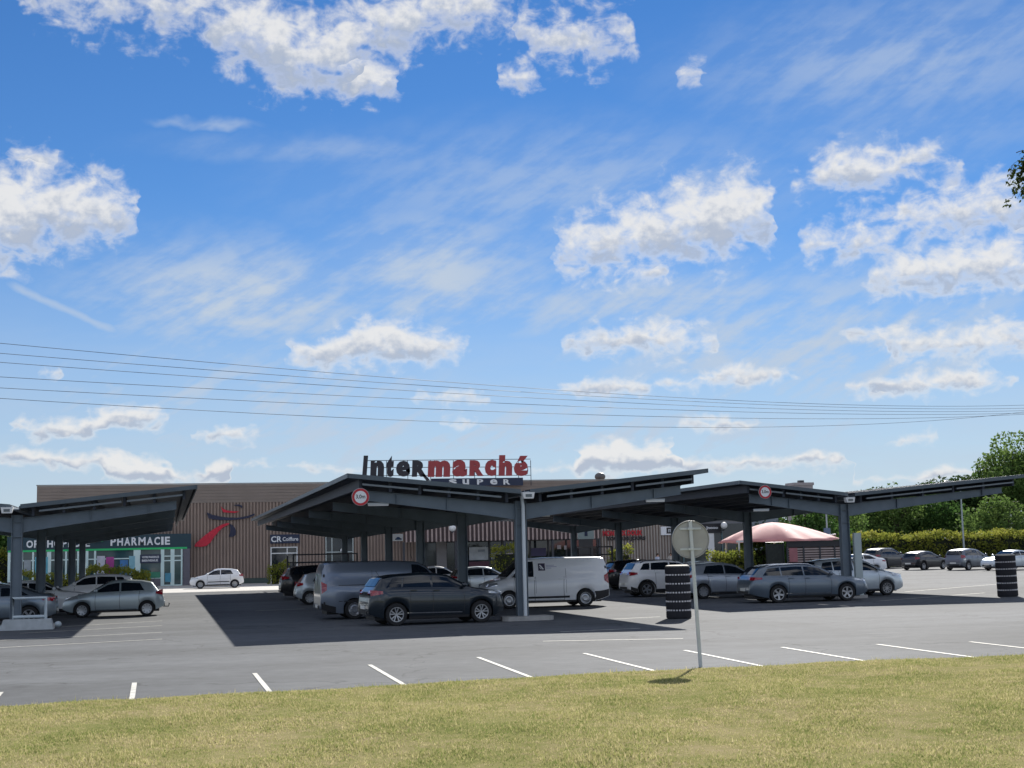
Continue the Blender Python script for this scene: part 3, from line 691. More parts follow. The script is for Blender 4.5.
def van_white_extra(S, root):
    van_rear(S, root)
    # black lower bumper corner, side rail, dark emblem with a few lines of small lettering behind the door
    for sd in (1, -1):
        g = MB(); S.patch(g, lambda u, v: S.L * (.875 + .12 * u), lambda u, v: S.low(S.L * (.875 + .12 * u)) + .03 + (.36 - .10 * u) * v, 8, 3, .014, sd); g.build('rear_bumper', BLACKP, root, R_(60))
        g = MB(); S.strip(g, [(S.L * (.27 + .40 * k / 10), .40) for k in range(11)], .075, .02, sd); g.build('side_rub_strip', BLACKP, root)
        for fx_ in (.40,):
            g = MB(); S.strip(g, [(S.L * fx_, .55 + .65 * k / 8) for k in range(9)], .012, .005, sd); g.build('door_seam', mat('seam_grey', (.25, .26, .27), .7), root)
        g = MB(); S.strip(g, [(S.L * .645, .55 + .95 * k / 8) for k in range(9)], .012, .005, sd); g.build('door_seam', mat('seam_grey', (.25, .26, .27), .7), root)
        g = MB(); S.patch(g, lambda u, v: S.L * (.425 + .055 * u), lambda u, v: 1.42 + .28 * v, 4, 4, .012, sd); em = g.build('emblem', mat('emblem_violet', (.045, .035, .075), .4), root)
        g = MB(); S.strip(g, [(S.L * .437, 1.64), (S.L * .452, 1.56), (S.L * .466, 1.47)], .05, .016, sd); S.strip(g, [(S.L * .437, 1.55), (S.L * .45, 1.48)], .03, .016, sd); g.build('emblem_mark', SIGNW, em)
        g = MB()
        for k, (a, b) in enumerate(((.488, .555), (.488, .575), (.488, .53))): S.strip(g, [(S.L * (a + (b - a) * q / 6), 1.62 - .055 * k) for q in range(7)], .022, .012, sd)
        g.build('lettering', mat('pale_lettering', (.42, .42, .55), .5), root)
def van_grey_extra(S, root):
    van_rear(S, root)
    for sd in (1, -1):
        g = MB(); S.strip(g, [(S.L * (.40 + .48 * k / 12), 1.16) for k in range(13)], .028, .006, sd); S.strip(g, [(S.L * (.42 + .46 * k / 12), .62) for k in range(13)], .03, .006, sd); S.strip(g, [(S.L * .655, .45 + 1.2 * k / 8) for k in range(9)], .012, .005, sd); g.build('door_rail', STEELD, root)
        g = MB(); S.patch(g, lambda u, v: S.L * (.90 + .093 * u), lambda u, v: S.low(S.L * (.90 + .09 * u)) + .02 + .20 * v, 6, 3, .014, sd); g.build('rear_bumper', BLACKP, root, R_(60))

P_SILVER = paint('silver', (.36, .40, .44), .6); P_WHITE = paint('white', (.84, .85, .86), .0); P_NAVY = paint('night_blue', (.009, .017, .026), .4); P_BLACK = paint('black', (.012, .012, .015), .3)
P_GREY = paint('steel_grey', (.13, .15, .18), .6); P_VAN = paint('slate', (.20, .235, .29), .45); P_BLUEGREY = paint('blue_grey', (.12, .155, .195), .5); P_LIGHT = paint('light_silver', (.56, .62, .66), .5); P_DARK = paint('anthracite', (.03, .033, .04), .4)

make_car('parked_car', 'dark blue crossover with bright spoked wheels, nearest car under the middle canopy', 'car', 'suv', (4.40, 1.83, 1.60, .82, 2.74, .345), P_NAVY, (8.12, 44.75, 0), R_(6), rim='split', clad=.0, strip=(.36, .035, CHROME), extra=tail_panel)
make_car('parked_van', 'slate grey panel van with dark rear corner parked behind the dark blue crossover', 'van', 'van', (5.2, 1.95, 1.97, .93, 3.10, .34), P_VAN, (7.68, 50.3, 0), R_(2), rim='steel', extra=van_grey_extra)
make_car('parked_car', 'small pale silver hatchback with a red tail lamp beside the grey panel van', 'car', 'hatch', (3.75, 1.66, 1.47, .72, 2.42, .30), P_LIGHT, (7.55, 66.0, 0), 0, rim='cover')
make_car('parked_car', 'black sports utility vehicle at the far left end of the middle canopy bays', 'car', 'suv', (4.55, 1.85, 1.72, .86, 2.70, .35), P_BLACK, (7.95, 75.0, 0), 0, rim='five', clad=.14)
make_car('parked_van', 'white panel van with a square dark emblem on its side, nose to the left', 'van', 'van', (4.96, 1.92, 1.93, .92, 3.05, .335), P_WHITE, (14.35, 54.6, 0), PI, rim='steel', extra=van_white_extra, mirror=BLACKP)
make_car('parked_car', 'white crossover with black roof rails parked behind the left striped tyre stack', 'car', 'suv', (4.32, 1.80, 1.66, .82, 2.67, .345), P_WHITE, (22.45, 62.6, 0), 0, rim='five', clad=.15, rails=BLACKP, extra=tail_panel)
make_car('parked_car', 'black car between the white van and the white crossover', 'car', 'suv', (4.4, 1.82, 1.62, .84, 2.66, .34), P_BLACK, (25.1, 74.0, 0), 0, rim='five')
make_car('parked_car', 'white hatchback mostly hidden behind the striped tyre stack and round sign', 'car', 'hatch', (4.0, 1.72, 1.48, .76, 2.5, .31), P_WHITE, (27.0, 69.2, 0), 0, rim='cover')
make_car('parked_car', 'light grey hatchback behind the round sign pole', 'car', 'hatch', (4.15, 1.75, 1.52, .78, 2.56, .31), paint('pale_grey', (.36, .40, .46), .5), (23.45, 58.3, 0), 0, rim='cover')
make_car('parked_car', 'blue grey estate car with chrome window line at the front of the right canopy', 'car', 'estate', (4.87, 1.86, 1.48, .96, 2.81, .335), P_BLUEGREY, (24.1, 51.85, 0), R_(-2), rim='five', rails=CHROME, strip=(.33, .028, CHROME), extra=tail_panel)
make_car('parked_car', 'pale silver people carrier with its nose out past the right canopy post', 'car', 'mpv', (4.35, 1.77, 1.60, .86, 2.65, .315), P_LIGHT, (28.15, 55.9, 0), 0, rim='multi')
make_car('parked_car', 'white saloon with a red tail lamp beyond the right canopy post', 'car', 'coupe', (4.5, 1.78, 1.45, .9, 2.65, .31), P_WHITE, (48.3, 95.0, 0), PI, rim='five')
make_car('parked_car', 'black off-road car by the hedge, farthest left of its row', 'car', 'suv', (4.6, 1.85, 1.75, .88, 2.75, .35), P_DARK, (60.2, 112.5, 0), R_(25), rim='five', rails=True)
make_car('parked_car', 'black hatchback with red tail lamps and pale wheels in front of the hedge', 'car', 'hatch', (4.3, 1.78, 1.48, .85, 2.6, .32), P_BLACK, (58.6, 103.2, 0), R_(25), rim='multi', extra=tail_panel)
make_car('parked_car', 'mid grey people carrier with a large rear window in front of the hedge', 'car', 'mpv', (4.25, 1.78, 1.62, .85, 2.65, .32), P_GREY, (59.6, 98.4, 0), R_(27), rim='multi')
make_car('parked_car', 'pale silver saloon at the right edge behind the tyre stack, nose to the left', 'car', 'coupe', (4.5, 1.76, 1.46, .9, 2.65, .31), P_LIGHT, (60.2, 93.9, 0), PI + R_(14), rim='multi')
make_car('parked_car', 'white hatchback roof just showing right of the grey van', 'car', 'hatch', (4.0, 1.7, 1.47, .76, 2.5, .31), P_WHITE, (15.0, 80.2, 0), 0, rim='cover')
make_car('parked_car', 'pale hatchback roof just showing in front of the white van windscreen', 'car', 'hatch', (3.9, 1.7, 1.47, .76, 2.45, .31), P_LIGHT, (15.9, 72.0, 0), 0, rim='cover')
# left canopy
make_car('parked_car', 'dark roofed silver fastback coupe at the front of the left canopy', 'car', 'coupe', (4.55, 1.84, 1.42, .92, 2.73, .33), paint('cool_grey', (.17, .21, .25), .55), (-6.05, 53.7, 0), PI, rim='five', extra=tail_panel)
make_car('parked_car', 'grey green hatchback with a tow bar at the front of the left canopy', 'car', 'hatch', (3.83, 1.66, 1.43, .73, 2.44, .29), paint('grey_green', (.42, .49, .51), .35), (-2.0, 58.9, 0), PI, rim='cover', extra=tow_bar)
make_car('parked_car', 'white saloon behind the silver coupe under the left canopy', 'car', 'coupe', (4.5, 1.78, 1.45, .9, 2.65, .31), P_WHITE, (-5.1, 62.3, 0), 0, rim='five')
make_car('parked_car', 'white small off-road car behind the grey green hatchback', 'car', 'suv', (4.0, 1.72, 1.60, .78, 2.5, .32), P_WHITE, (-3.2, 66.6, 0), PI, rim='five')
make_car('parked_car', 'dark car at the left edge beyond the left canopy posts', 'car', 'suv', (4.4, 1.8, 1.62, .84, 2.66, .34), P_DARK, (-9.6, 80, 0), 0, rim='five')
make_car('moving_car', 'white hatchback driving to the left across the pale paving before the store', 'car', 'hatch', (3.83, 1.65, 1.43, .73, 2.44, .29), P_WHITE, (3.55, 106.9, 0), PI, rim='cover', group='cars on the forecourt', strip=(.46, .06, BLACKP))

# ------------------------------------------------------------------ solar canopies
DECKW = 6.15
RZ = [4.12, .101]
def roof_z(x): return RZ[0] + RZ[1] * abs(x)
def canopy(name, label, X0, Y0, nposts, pitch, ext, wl=6.15, wr=6.15, base=4.12, sl=.101, sr=.101):
    root = empty(name, (X0, Y0, 0)); tag(root, label, 'solar carport', 'solar canopies over the parking bays')
    y0, y1 = -.75, (nposts - 1) * pitch + ext
    for sd in (-1, 1):
        DECKW = wl if sd < 0 else wr; RZ[0], RZ[1] = base, (sl if sd < 0 else sr)
        # photovoltaic sheet, deck below it
        def slab(xa, xb, ya, yb, za, zb):
            g = MB(); P = []
            for x in (xa, xb):
                for y in (ya, yb):
                    for z in (za, zb): P.append((sd * x, y, roof_z(x) + z))
            return g.hexa(P)
        slab(.16, DECKW, y0, y1, -.045, 0).build('solar_panel_field', PVG, root)
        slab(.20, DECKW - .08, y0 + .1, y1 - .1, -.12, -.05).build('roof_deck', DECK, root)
        slab(.16, DECKW + .012, y0 - .05, y0 - .003, -.135, .006).build('front_trim', STEELD if False else TRIMD, root)
        slab(DECKW + .003, DECKW + .05, y0 - .05, y1 + .05, -.135, .006).build('side_trim', TRIMD, root)
        # bright cable channels just under the front edge, in two lengths
        for xa, xb in ((.75, DECKW * .58), (DECKW * .61, DECKW - .45)): slab(xa, xb, y0 + .14, y0 + .24, -.31, -.25).build('cable_channel', mat('channel_grey', (.20, .23, .25), .5, .3, .1, 2), root)
        # purlins along the row
        for x in [.55 + (DECKW - .95) * q / 5 for q in range(6)]:
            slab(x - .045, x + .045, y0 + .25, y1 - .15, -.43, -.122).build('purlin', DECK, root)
        # arms: tapered I-beams on every post
        for k in range(nposts):
            yc = k * pitch; g = MB(); xs = [.12, 1.2, 2.4, 3.6, DECKW - 1.3, DECKW - .65]
            top = [(sd * x, roof_z(x) - .434) for x in xs]; bot = [(sd * x, roof_z(x) - .434 - (.50 - .20 * ((x - .12) / 5.4) ** .8)) for x in xs]
            g.prism(top + bot[::-1], 1, yc - .012, yc + .012)
            for L1, dz in ((top, -.016), (bot, .016)):
                for (xa, za), (xb, zb) in zip(L1, L1[1:]):
                    P = [(x, y, z + d) for (x, z) in ((xa, za), (xb, zb)) for y in (yc - .10, yc + .10) for d in ((dz, 0) if dz < 0 else (0, dz))]
                    g.hexa(P)
            for x in (2.4, DECKW - 1.6):
                zt = roof_z(x) - .452; zb_ = zt - .40 + .2 * x / 6; g.b2(sd * x - .01, sd * x + .01, yc - .095, yc + .095, zb_ - .05, zt)
            g.build('arm', STEEL, root)
    for k in range(nposts):
        yc = k * pitch; g = MB()
        g.b2(-.18, -.158, yc - .13, yc + .13, .03, 3.8); g.b2(.158, .18, yc - .13, yc + .13, .03, 3.8); g.b2(-.157, .157, yc - .011, yc + .011, .03, 3.8)
        g.b2(-.30, .30, yc - .26, yc + .26, .005, .03)
        for x in (-.25, .25):
            for y in (-.2, .2): g.lathe([(.018, .03), (.018, .06)], 6, 'z', (x, yc + y, 0))
        g.b2(-.157, .157, yc - .128, yc + .128, 3.55, 3.57); g.b2(-.157, .157, yc - .128, yc + .128, 3.05, 3.07)
        g.build('post', STEEL, root)
    g = MB(); g.prism([(-.15, 4.09), (-.13, 3.95), (.13, 3.95), (.15, 4.09), (.12, 4.09), (.11, 3.98), (-.11, 3.98), (-.12, 4.09)], 1, y0, y1); g.build('valley_gutter', STEEL, root)
    return root
def pv_mat():
    m = mat('solar_panel_grid', (.012, .017, .03), 1.0, 0, 0, coat=.0, spec=.05); t = m.node_tree; b = t.nodes['Principled BSDF']
    c = t.nodes.new('ShaderNodeTexCoord'); mp = t.nodes.new('ShaderNodeMapping'); mp.inputs['Scale'].default_value = (1 / 1.02, 1 / 1.70, 1); t.links.new(c.outputs['Object'], mp.inputs[0])
    br = t.nodes.new('ShaderNodeTexBrick'); br.offset = 0; br.inputs['Scale'].default_value = 1; br.inputs['Brick Width'].default_value = 1; br.inputs['Row Height'].default_value = 1; br.inputs['Mortar Size'].default_value = .018
    br.inputs['Color1'].default_value = (.012, .017, .03, 1); br.inputs['Color2'].default_value = (.015, .02, .034, 1); br.inputs['Mortar'].default_value = (.45, .46, .47, 1)
    t.links.new(mp.outputs[0], br.inputs[0]); t.links.new(br.outputs[0], b.inputs['Base Color']); return m
PVG = pv_mat(); TRIMD = mat('weathered_trim', (.10, .125, .145), .5, .3, .12, 1.0)
P0 = (-4.98, 51.5); P1 = (11.07, 44.7); P2 = (26.85, 53.5)
c0 = canopy('solar_canopy', 'steel solar canopy at the left edge in front of the pharmacy', *P0, 5, 9.8, 3.2, 6.15, 5.95)
c1 = canopy('solar_canopy', 'middle steel solar canopy under the red and black store sign', *P1, 6, 9.4, 4.0, 5.62, 6.15)
c2 = canopy('solar_canopy', 'right steel solar canopy over the blue grey estate car', *P2, 5, 10.0, 3.0, 4.75, 7.95, 4.22, .115, .086)
RZ[0], RZ[1] = 4.12, .101
# pipe and cover on the front posts
g = MB(); g.tube([(P1[0] + .05, P1[1] - .20, .14), (P1[0] + .05, P1[1] - .20, 3.6), (P1[0] + .02, P1[1] - .17, 3.95)], .062, 10); g.build('downpipe', mat('pipe_pale', (.60, .64, .66), .4, .2), c1, R_(40), world=True)
g = MB(); g.prism([(-.75, -.38), (-.6, -.6), (.75, -.6), (.95, -.3), (.85, .45), (-.6, .5)], 2, .0, .13); isl = g.build('footing', CONC, c1)
g = MB(); g.b2(.24, .56, -.34, -.20, .08, 2.62); g.b2(.26, .54, -.346, -.342, .12, 2.58); g.build('cable_cover', mat('cover_grey', (.40, .46, .46), .5, .1, .06, 2), c2)
g = MB(); g.prism([(-.6, -.38), (.7, -.38), (.75, .45), (-.6, .5)], 2, 0, .12); g.build('footing', CONC, c2)
g = MB(); g.prism([(-.5, -.38), (.55, -.38), (.55, .42), (-.5, .42)], 2, 0, .10); g.build('footing', CONC, c0)
# small lamp boxes at the valley of each canopy front
for (X0, Y0), lb in ((P0, 'small white lamp box at the valley of the left canopy front'), (P1, 'small white lamp box above the front post of the middle canopy'), (P2, 'small white lamp box above the front post of the right canopy')):
    r = empty('canopy_lamp', (X0 + (.05 if X0 > 5 else -.25) - (.2 if X0 > 20 else 0), Y0 - .86, 3.84)); tag(r, lb, 'lamp', 'lamp boxes on the canopy fronts')
    g = MB(); g.prism([(-.20, .20), (.20, .20), (.16, 0), (-.16, 0)], 1, -.12, .10); g.build('housing', WHITE, r)
    g = MB(); g.b2(-.10, .10, -.14, -.123, .05, .14); g.build('lens', mat('lamp_lens', (.12, .14, .15), .1), r)
def height_sign(X0, Y, z, lb):
    r = empty('height_limit_sign', (X0, Y, z)); tag(r, lb, 'road sign', 'height limit signs on the canopies')
    g = MB(); g.lathe([(.27, -.012), (.275, 0), (.27, .012)], 40, 'y'); g.build('plate', TRIM, r, R_(40))
    g = MB(); P = [(.19, -.016), (.262, -.016), (.262, -.013), (.19, -.013), (.19, -.016)]; g.lathe(P, 40, 'y', cap=False); g.build('red_ring', SIGNRED, r)
    g = MB(); g.lathe([(.001, -.0155), (.19, -.0155)], 40, 'y', cap=False); g.build('white_disc', SIGNW, r)
    g = MB(); text_on_wall(g, '3,0m', -.145, .145, -.065, .075, -.016, .004, .015); g.build('lettering', SIGNBLK, r)
    for x in (-.1, .1):
        g = MB(); g.b2(x - .012, x + .012, .013, .03, -.2, .24); g.build('bracket', STEELD, r)
    return r
p = aty(360.5, 497, P1[1] - .82); height_sign(p[0], p[1], p[2], 'round red and white height limit sign on the middle canopy front')
p = aty(765, 492, P2[1] - .82); height_sign(p[0], p[1], p[2], 'round red and white height limit sign on the right canopy front')
# strip lights under the arms
for (X0, Y0), k, x, lb in ((P1, 1, 3.2, 'strip light under the second arm right of the middle canopy posts'), (P1, 0, 4.6, 'strip light at the right front arm end of the middle canopy'), (P2, 0, -3.6, 'strip light at the left front arm end of the right canopy'), (P1, 0, -4.6, 'strip light at the left front arm end of the middle canopy')):
    yc = Y0 + k * 9.4; z = .06 + roof_z(x) - .434 - .62 + .25 * ((abs(x) - .12) / 5.4) ** .8
    r = empty('strip_light', (X0 + x, yc, z - .05)); tag(r, lb, 'lamp', 'strip lights under the canopies')
    g = MB(); g.b2(-.33, .33, -.05, .05, .0, .05); g.build('tray', TRIM, r); g = MB(); g.prism([(-.045, 0), (.045, 0), (.03, -.05), (-.03, -.05)], 0, -.32, .32); g.build('diffuser', WHITE, r)

# ------------------------------------------------------------------ street furniture in front
def tyre_stack(px, py, lb, lean=0.0):
    p = gnd(px, py); r = empty('tyre_stack', (p[0], p[1], 0)); tag(r, lb, 'tyre stack', 'striped tyre stacks'); r.rotation_euler = (0, lean, R_(20))
    n = 6; h = .272
    TRM = mat('stack_rubber', (.013, .013, .018), .75, 0, .25, 5, bump=.3, bscale=25)
    for k in range(n):
        g = MB(); z = k * h; prof = [(.30, z + .01)]
        for q in range(7):
            a = PI * q / 6; prof.append((.368 + .018 * math.sin(a) ** .5, z + .008 + (h - .03) * q / 6))
        prof += [(.30, z + h - .02)]; g.lathe(prof, 36)
        for q in range(44):   # tread lugs
            a = 2 * PI * q / 44; g.box((.386 * math.cos(a), .386 * math.sin(a), z + h / 2 - .01), (.008, .028, h * .70), 0, a)
        g.build('tyre', TRM, r, R_(40))
        if k < n - 1:
            g = MB(); g.lathe([(.345, z + h - .022), (.364, z + h - .022), (.364, z + h + .010), (.345, z + h + .010)], 36, cap=False, m=1)
            for q in range(26):
                a = 2 * PI * q / 26; g.box((.374 * math.cos(a), .374 * math.sin(a), z + h - .006), (.040, .050, .046), 0, a)
            g.build('white_block_band', [mat('chalky_white', (.62, .60, .60), .7, 0, .12, 9), TRM], r)
    g = MB(); g.lathe([(.001, n * h + .02), (.30, n * h + .02), (.36, n * h + .005), (.375, n * h - .03)], 36, cap=False); g.build('lid', mat('lid_sand', (.36, .33, .27), .7, 0, .1, 6), r, R_(40))
tyre_stack(679, 618.5, 'black tyre stack with dashed white bands left of the round sign pole')
tyre_stack(1008, 596.5, 'black tyre stack with dashed white bands near the right edge', R_(-1.5))

# round sign seen from behind
p = gnd(701, 667); top = np.array([p[0] - .085, p[1] + .06, 2.66]); r = empty('round_road_sign', (p[0], p[1], 0)); tag(r, 'round road sign seen from behind on a slim grey pole at the lawn edge', 'road sign')
g = MB(); g.tube([(0, 0, -.2), (top[0] - p[0], top[1] - p[1], top[2])], .036, 14); g.tube([(top[0] - p[0], top[1] - p[1], top[2]), (top[0] - p[0] - .001, top[1] - p[1], top[2] + .012)], .038, 14)
POLE = mat('pole_galvanised', (.50, .53, .53), .4, .3, .1, 3); g.build('pole', POLE, r, R_(40))
fr = .86; cx_, cy_, cz_ = (top[0] - p[0]) * fr, (top[1] - p[1]) * fr + .055, 2.34
face = R_(13)
def rotd(mb):
    c, s_ = math.cos(-face), math.sin(-face); mb.v = [(cx_ + (x * c - y * s_), cy_ + (x * s_ + y * c), cz_ + z) for x, y, z in mb.v]; return mb
SB = mat('sign_back_grey', (.35, .345, .325), .42, .35, .10, 5)
g = MB(); g.lathe([(.325, -.008), (.34, -.03), (.35, -.03), (.352, .006), (.001, .006)], 48, 'y', cap=False); g.lathe([(.001, -.0075), (.325, -.008)], 48, 'y', cap=False); rotd(g).build('disc', SB, r, R_(30))
for z in (.20, -.18):
    g = MB(); g.b2(-.20, .20, -.028, -.009, z - .018, z + .018); g.b2(-.055, .055, -.10, -.03, z - .02, z + .02); rotd(g).build('clamp_rail', POLE, r)

# barrier beside the first post of the left canopy
bp = gnd(17, 634); r = empty('wheel_barrier', (bp[0] + .1, P0[1] - 1.9, 0)); tag(r, 'pale grey tubular guard frame on a concrete block by the left canopy post', 'barrier')
PALE = mat('barrier_paint', (.48, .55, .58), .5, .1, .1, 3)
for x0, x1, wd in ((-.62, .62, .0),):
    g = MB(); g.tube([(-.50, 0, .0), (-.50, 0, 1.02), (.52, 0, 1.02), (.52, 0, .0)], .06, 8); g.tube([(-.5, 0, .42), (.52, 0, .42)], .05, 8); g.build('guard_frame', PALE, r, R_(50))
g = MB(); g.hexa([(x * (1 if z else 1.12), y * (1 if z else 1.25), z) for x in (-.78, .70) for y in (-.26, .26) for z in (0, .34)]); g.build('concrete_block', mat('block_concrete', (.40, .43, .44), .85, 0, .15, 5, bump=.3, bscale=20), r)
g = MB(); g.hexa([(-1.25 + .4 * a, -.2 + .35 * b, .0 + (.16 - .1 * (1 - a)) * c) for a in (0, 1) for b in (0, 1) for c in (0, 1)]); g.build('ramp_foot', PALE, r)
r2 = empty('wheel_stop', (bp[0] + .1, P0[1] - .9, 0)); tag(r2, 'low concrete wheel stop lying behind the silver coupe wheel', 'wheel stop')
g = MB(); g.prism([(-.09, 0), (.09, 0), (.06, .13), (-.06, .13)], 0, -.75, .75); g.build('block', CONC, r2); g = MB(); g.ball((.84, 0, .10), (.12, .11, .11), 10); g.build('end_knob', PALE, r2, R_(60))

# ------------------------------------------------------------------ the supermarket
YF = 122.0
def fx(px, py=540, Y=YF): return float(aty(px, py, Y)[0])
def fz(px, py, Y=YF): return float(aty(px, py, Y)[2])
XL, XR, XR2, ZR = fx(37, 486), fx(677), 52.0, 8.40
B = empty('supermarket', ((XL + XR) / 2, YF, 0)); tag(B, 'long brown ribbed store building with a flat roof behind the canopies', 'store building')
CLAD = mat('brown_cladding', (.315, .235, .19), .65, .05, .10, .6, var2=.06, scale2=6)
CLADD = mat('brown_cladding_groove', (.20, .15, .122), .8, 0, .1, 1)
PARA = mat('parapet_boards', (.26, .21, .175), .6, .1, .08, .8)
BEIGE = mat('beige_cladding', (.36, .32, .28), .65, .05, .08, .8)
FR0 = mat('frame_dark', (.05, .052, .06), .5, .2)
BEIGED = mat('beige_groove', (.20, .17, .15), .8)
ZB = fz(200, 503)
def part(nm, mb, m, parent=B, smooth=None): return mb.build(nm, m, parent, smooth, world=True)
g = MB(); g.b2(XL, XR, YF + .06, YF + 42, 0, ZR - .25); part('shell', g, CLADD)
g = MB(); g.b2(XL - .05, XR + .05, YF - .05, YF + .02, ZR - .06, ZR + .02); g.b2(XL - .05, XL + .0, YF + .021, YF + 42, ZR - .06, ZR + .02); part('roof_edge', g, mat('roof_edge_metal', (.25, .23, .21), .4, .4))
g = MB(); nb = 6
for k in range(nb):
    z0 = ZB + (ZR - .06 - ZB) * k / nb; z1 = ZB + (ZR - .06 - ZB) * (k + 1) / nb
    g.hexa([(x, y - (.03 if (z == z0 and y < YF) else 0), z) for x in (XL, XR) for y in (YF - .02, YF + .055) for z in (z0 + .004, z1 - .012)])
part('parapet_boards', g, PARA)
xs_left = (fx(188, 540), fx(405, 530))
def ribs(x0, x1, z0, z1, m, y=YF, pitch=.27):
    g = MB(); n = int((x1 - x0) / pitch)
    for k in range(n):
        x = x0 + (k + .5) * (x1 - x0) / n; g.prism([(x - .085, y + .058), (x - .06, y - .02), (x + .06, y - .02), (x + .085, y + .058)], 2, z0, z1)
    return g
holes = [(fx(269, 560), fx(299, 560), 3.0), (fx(325, 550), fx(354, 550), 4.0)]
segs = []; x = XL
for a, b, t in holes: segs += [(x, a, 0.0), (a, b, t)]; x = b
segs.append((x, fx(420, 540), 0.0))
g = MB()
for a, b, zb in segs: q = ribs(a, b, zb if zb else .45, ZB - .004, CLAD); g.add(q.v, q.f)
part('ribbed_cladding', g, CLAD)
g = MB(); q = ribs(fx(420, 540), fx(598, 540), 4.95, ZB - .004, CLAD); g.add(q.v, q.f); part('ribbed_cladding', g, CLAD)
g = MB(); q = ribs(fx(598, 540), fx(676, 540), .45, ZB - .004, BEIGE); g.add(q.v, q.f); part('ribbed_cladding', g, BEIGE)
g = MB(); g.b2(XR + .01, XR2, YF + .06, YF + 24, 0, 4.6); part('shop_bay', g, mat('bay_wall', (.22, .22, .23), .7, 0, .08, 1)); g = MB(); g.b2(XR + .01, XR2 + .1, YF - .1, YF + 24.1, 4.602, 4.8); part('shop_bay_roof', g, FR0)
g = MB(); g.b2(XL, fx(269), YF - .045, YF + .058, 0, .44); g.b2(fx(299), fx(420), YF - .045, YF + .058, 0, .44); part('plinth', g, mat('plinth_green_grey', (.06, .085, .075), .8, 0, .1, 2))
# recessed glazed entrance front under the slatted canopy, px 420..598
g = MB(); g.b2(fx(420), fx(598), YF + .01, YF + .058, 0, 4.9); part('entrance_glazing', g, GLASSB)
FR = mat('frame_dark', (.05, .052, .06), .5, .2)
g = MB()
for px in (420, 446, 458, 489, 502, 514, 530, 548, 566, 582, 597): X_ = fx(px); g.b2(X_ - .07, X_ + .07, YF - .06, YF + .009, 0, 4.9)
g.b2(fx(420), fx(598), YF - .05, YF + .008, 3.05, 3.18); part('window_frame', g, FR)
g = MB(); g.b2(fx(436), fx(446), YF - .16, YF - .061, 0, 4.7); part('pillar', g, mat('pillar_grey', (.27, .25, .24), .7, 0, .08, 2))
POST_C = [mat('poster_white', (.50, .52, .52), .5, 0, .3, 1.5), mat('poster_grey', (.28, .31, .33), .5, 0, .35, 2), mat('poster_pale', (.55, .50, .52), .5, 0, .2, 2)]
def poster(px0, px1, py0, py1, m, Y=YF - .075, parent=B, nm='poster'):
    g = MB(); g.b2(fx(px0, py0, Y), fx(px1, py0, Y), Y - .012, Y, fz((px0 + px1) / 2, py1, Y), fz((px0 + px1) / 2, py0, Y)); return part(nm, g, m, parent)
poster(469, 488, 547, 560, POST_C[0]); poster(491, 501, 553, 559, POST_C[1]); poster(504, 513, 553, 559, POST_C[2]); poster(469, 489, 561.5, 568, mat('poster_dark_red', (.12, .04, .06), .5)); poster(478, 485, 549.5, 552, POST_C[1], YF - .10)
poster(531, 546, 548, 556, mat('poster_violet', (.06, .05, .12), .5)); poster(557, 561, 545, 549, POST_C[2]); poster(564, 566.5, 545.5, 549.5, POST_C[2])
# slatted awning in front of the entrance
YA = YF - 3.2; A0, A1 = fx(404, 530, YA), fx(600, 530, YA); za0 = fz(480, 540.5, YA); za1 = fz(480, 522, YA)
g = MB(); g.b2(A0, A1, YA + .07, YF - .07, za1 - .25, za1 - .06); g.b2(A0, A1, YA + .02, YA + .06, za0, za1); part('awning', g, mat('awning_brown', (.07, .045, .045), .7, 0, .1, 2))
g = MB(); n = int((A1 - A0) / .36)
for k in range(n): X_ = A0 + (k + .5) * (A1 - A0) / n; g.b2(X_ - .065, X_ + .065, YA - .06, YA + .018, za0 - .03, za1 + .03)
part('awning_slats', g, mat('awning_slat', (.42, .32, .29), .6, 0, .15, 1.5))
for px in (404, 456, 505, 553, 600): X_ = fx(px, 540, YA); g = MB(); g.b2(X_ - .09, X_ + .09, YA + .1, YA + .28, 0, za0); part('awning_post', g, FR)
# hairdresser's door and a second lit doorway
def door(px0, px1, py0, m_frame, tall, mull=None, nm='door'):
    x0, x1 = fx(px0, 560), fx(px1, 560); g = MB(); g.b2(x0, x1, YF + .0, YF + .05, .0, tall); d = part(nm, g, GLASSB)
    g = MB(); t = .085
    for X_ in [x0, x1] + ([x0 + (x1 - x0) * q for q in mull] if mull else []): g.b2(X_ - t / 2, X_ + t / 2, YF - .08, YF - .003, 0, tall)
    for Z_ in (t / 2, 2.45, tall - t / 2): g.b2(x0 + t / 2 + .001, x1 - t / 2 - .001, YF - .075, YF - .003, Z_ - t / 2, Z_ + t / 2)
    part('frame', g, m_frame, d); return d
door(271, 297, 545, WHITE, 2.98, (.62,)); door(326, 353, 540, mat('frame_pale', (.45, .50, .48), .5), 3.96, (.22, .75))
g = MB(); g.ball((fx(341, 550), YF - .35, fz(341, 550.5, YF - .35)), .13, 10); g.b2(fx(341) - .02, fx(341) + .02, YF - .35, YF - .08, fz(341, 549, YF), fz(341, 549, YF) + .04)
r = empty('wall_lamp', (fx(341, 550), YF - .35, fz(341, 550.5, YF - .35))); tag(r, 'small white wall lamp beside the doorway behind the grey van', 'lamp'); g.build('bulb', WHITE, r, R_(60), world=True)
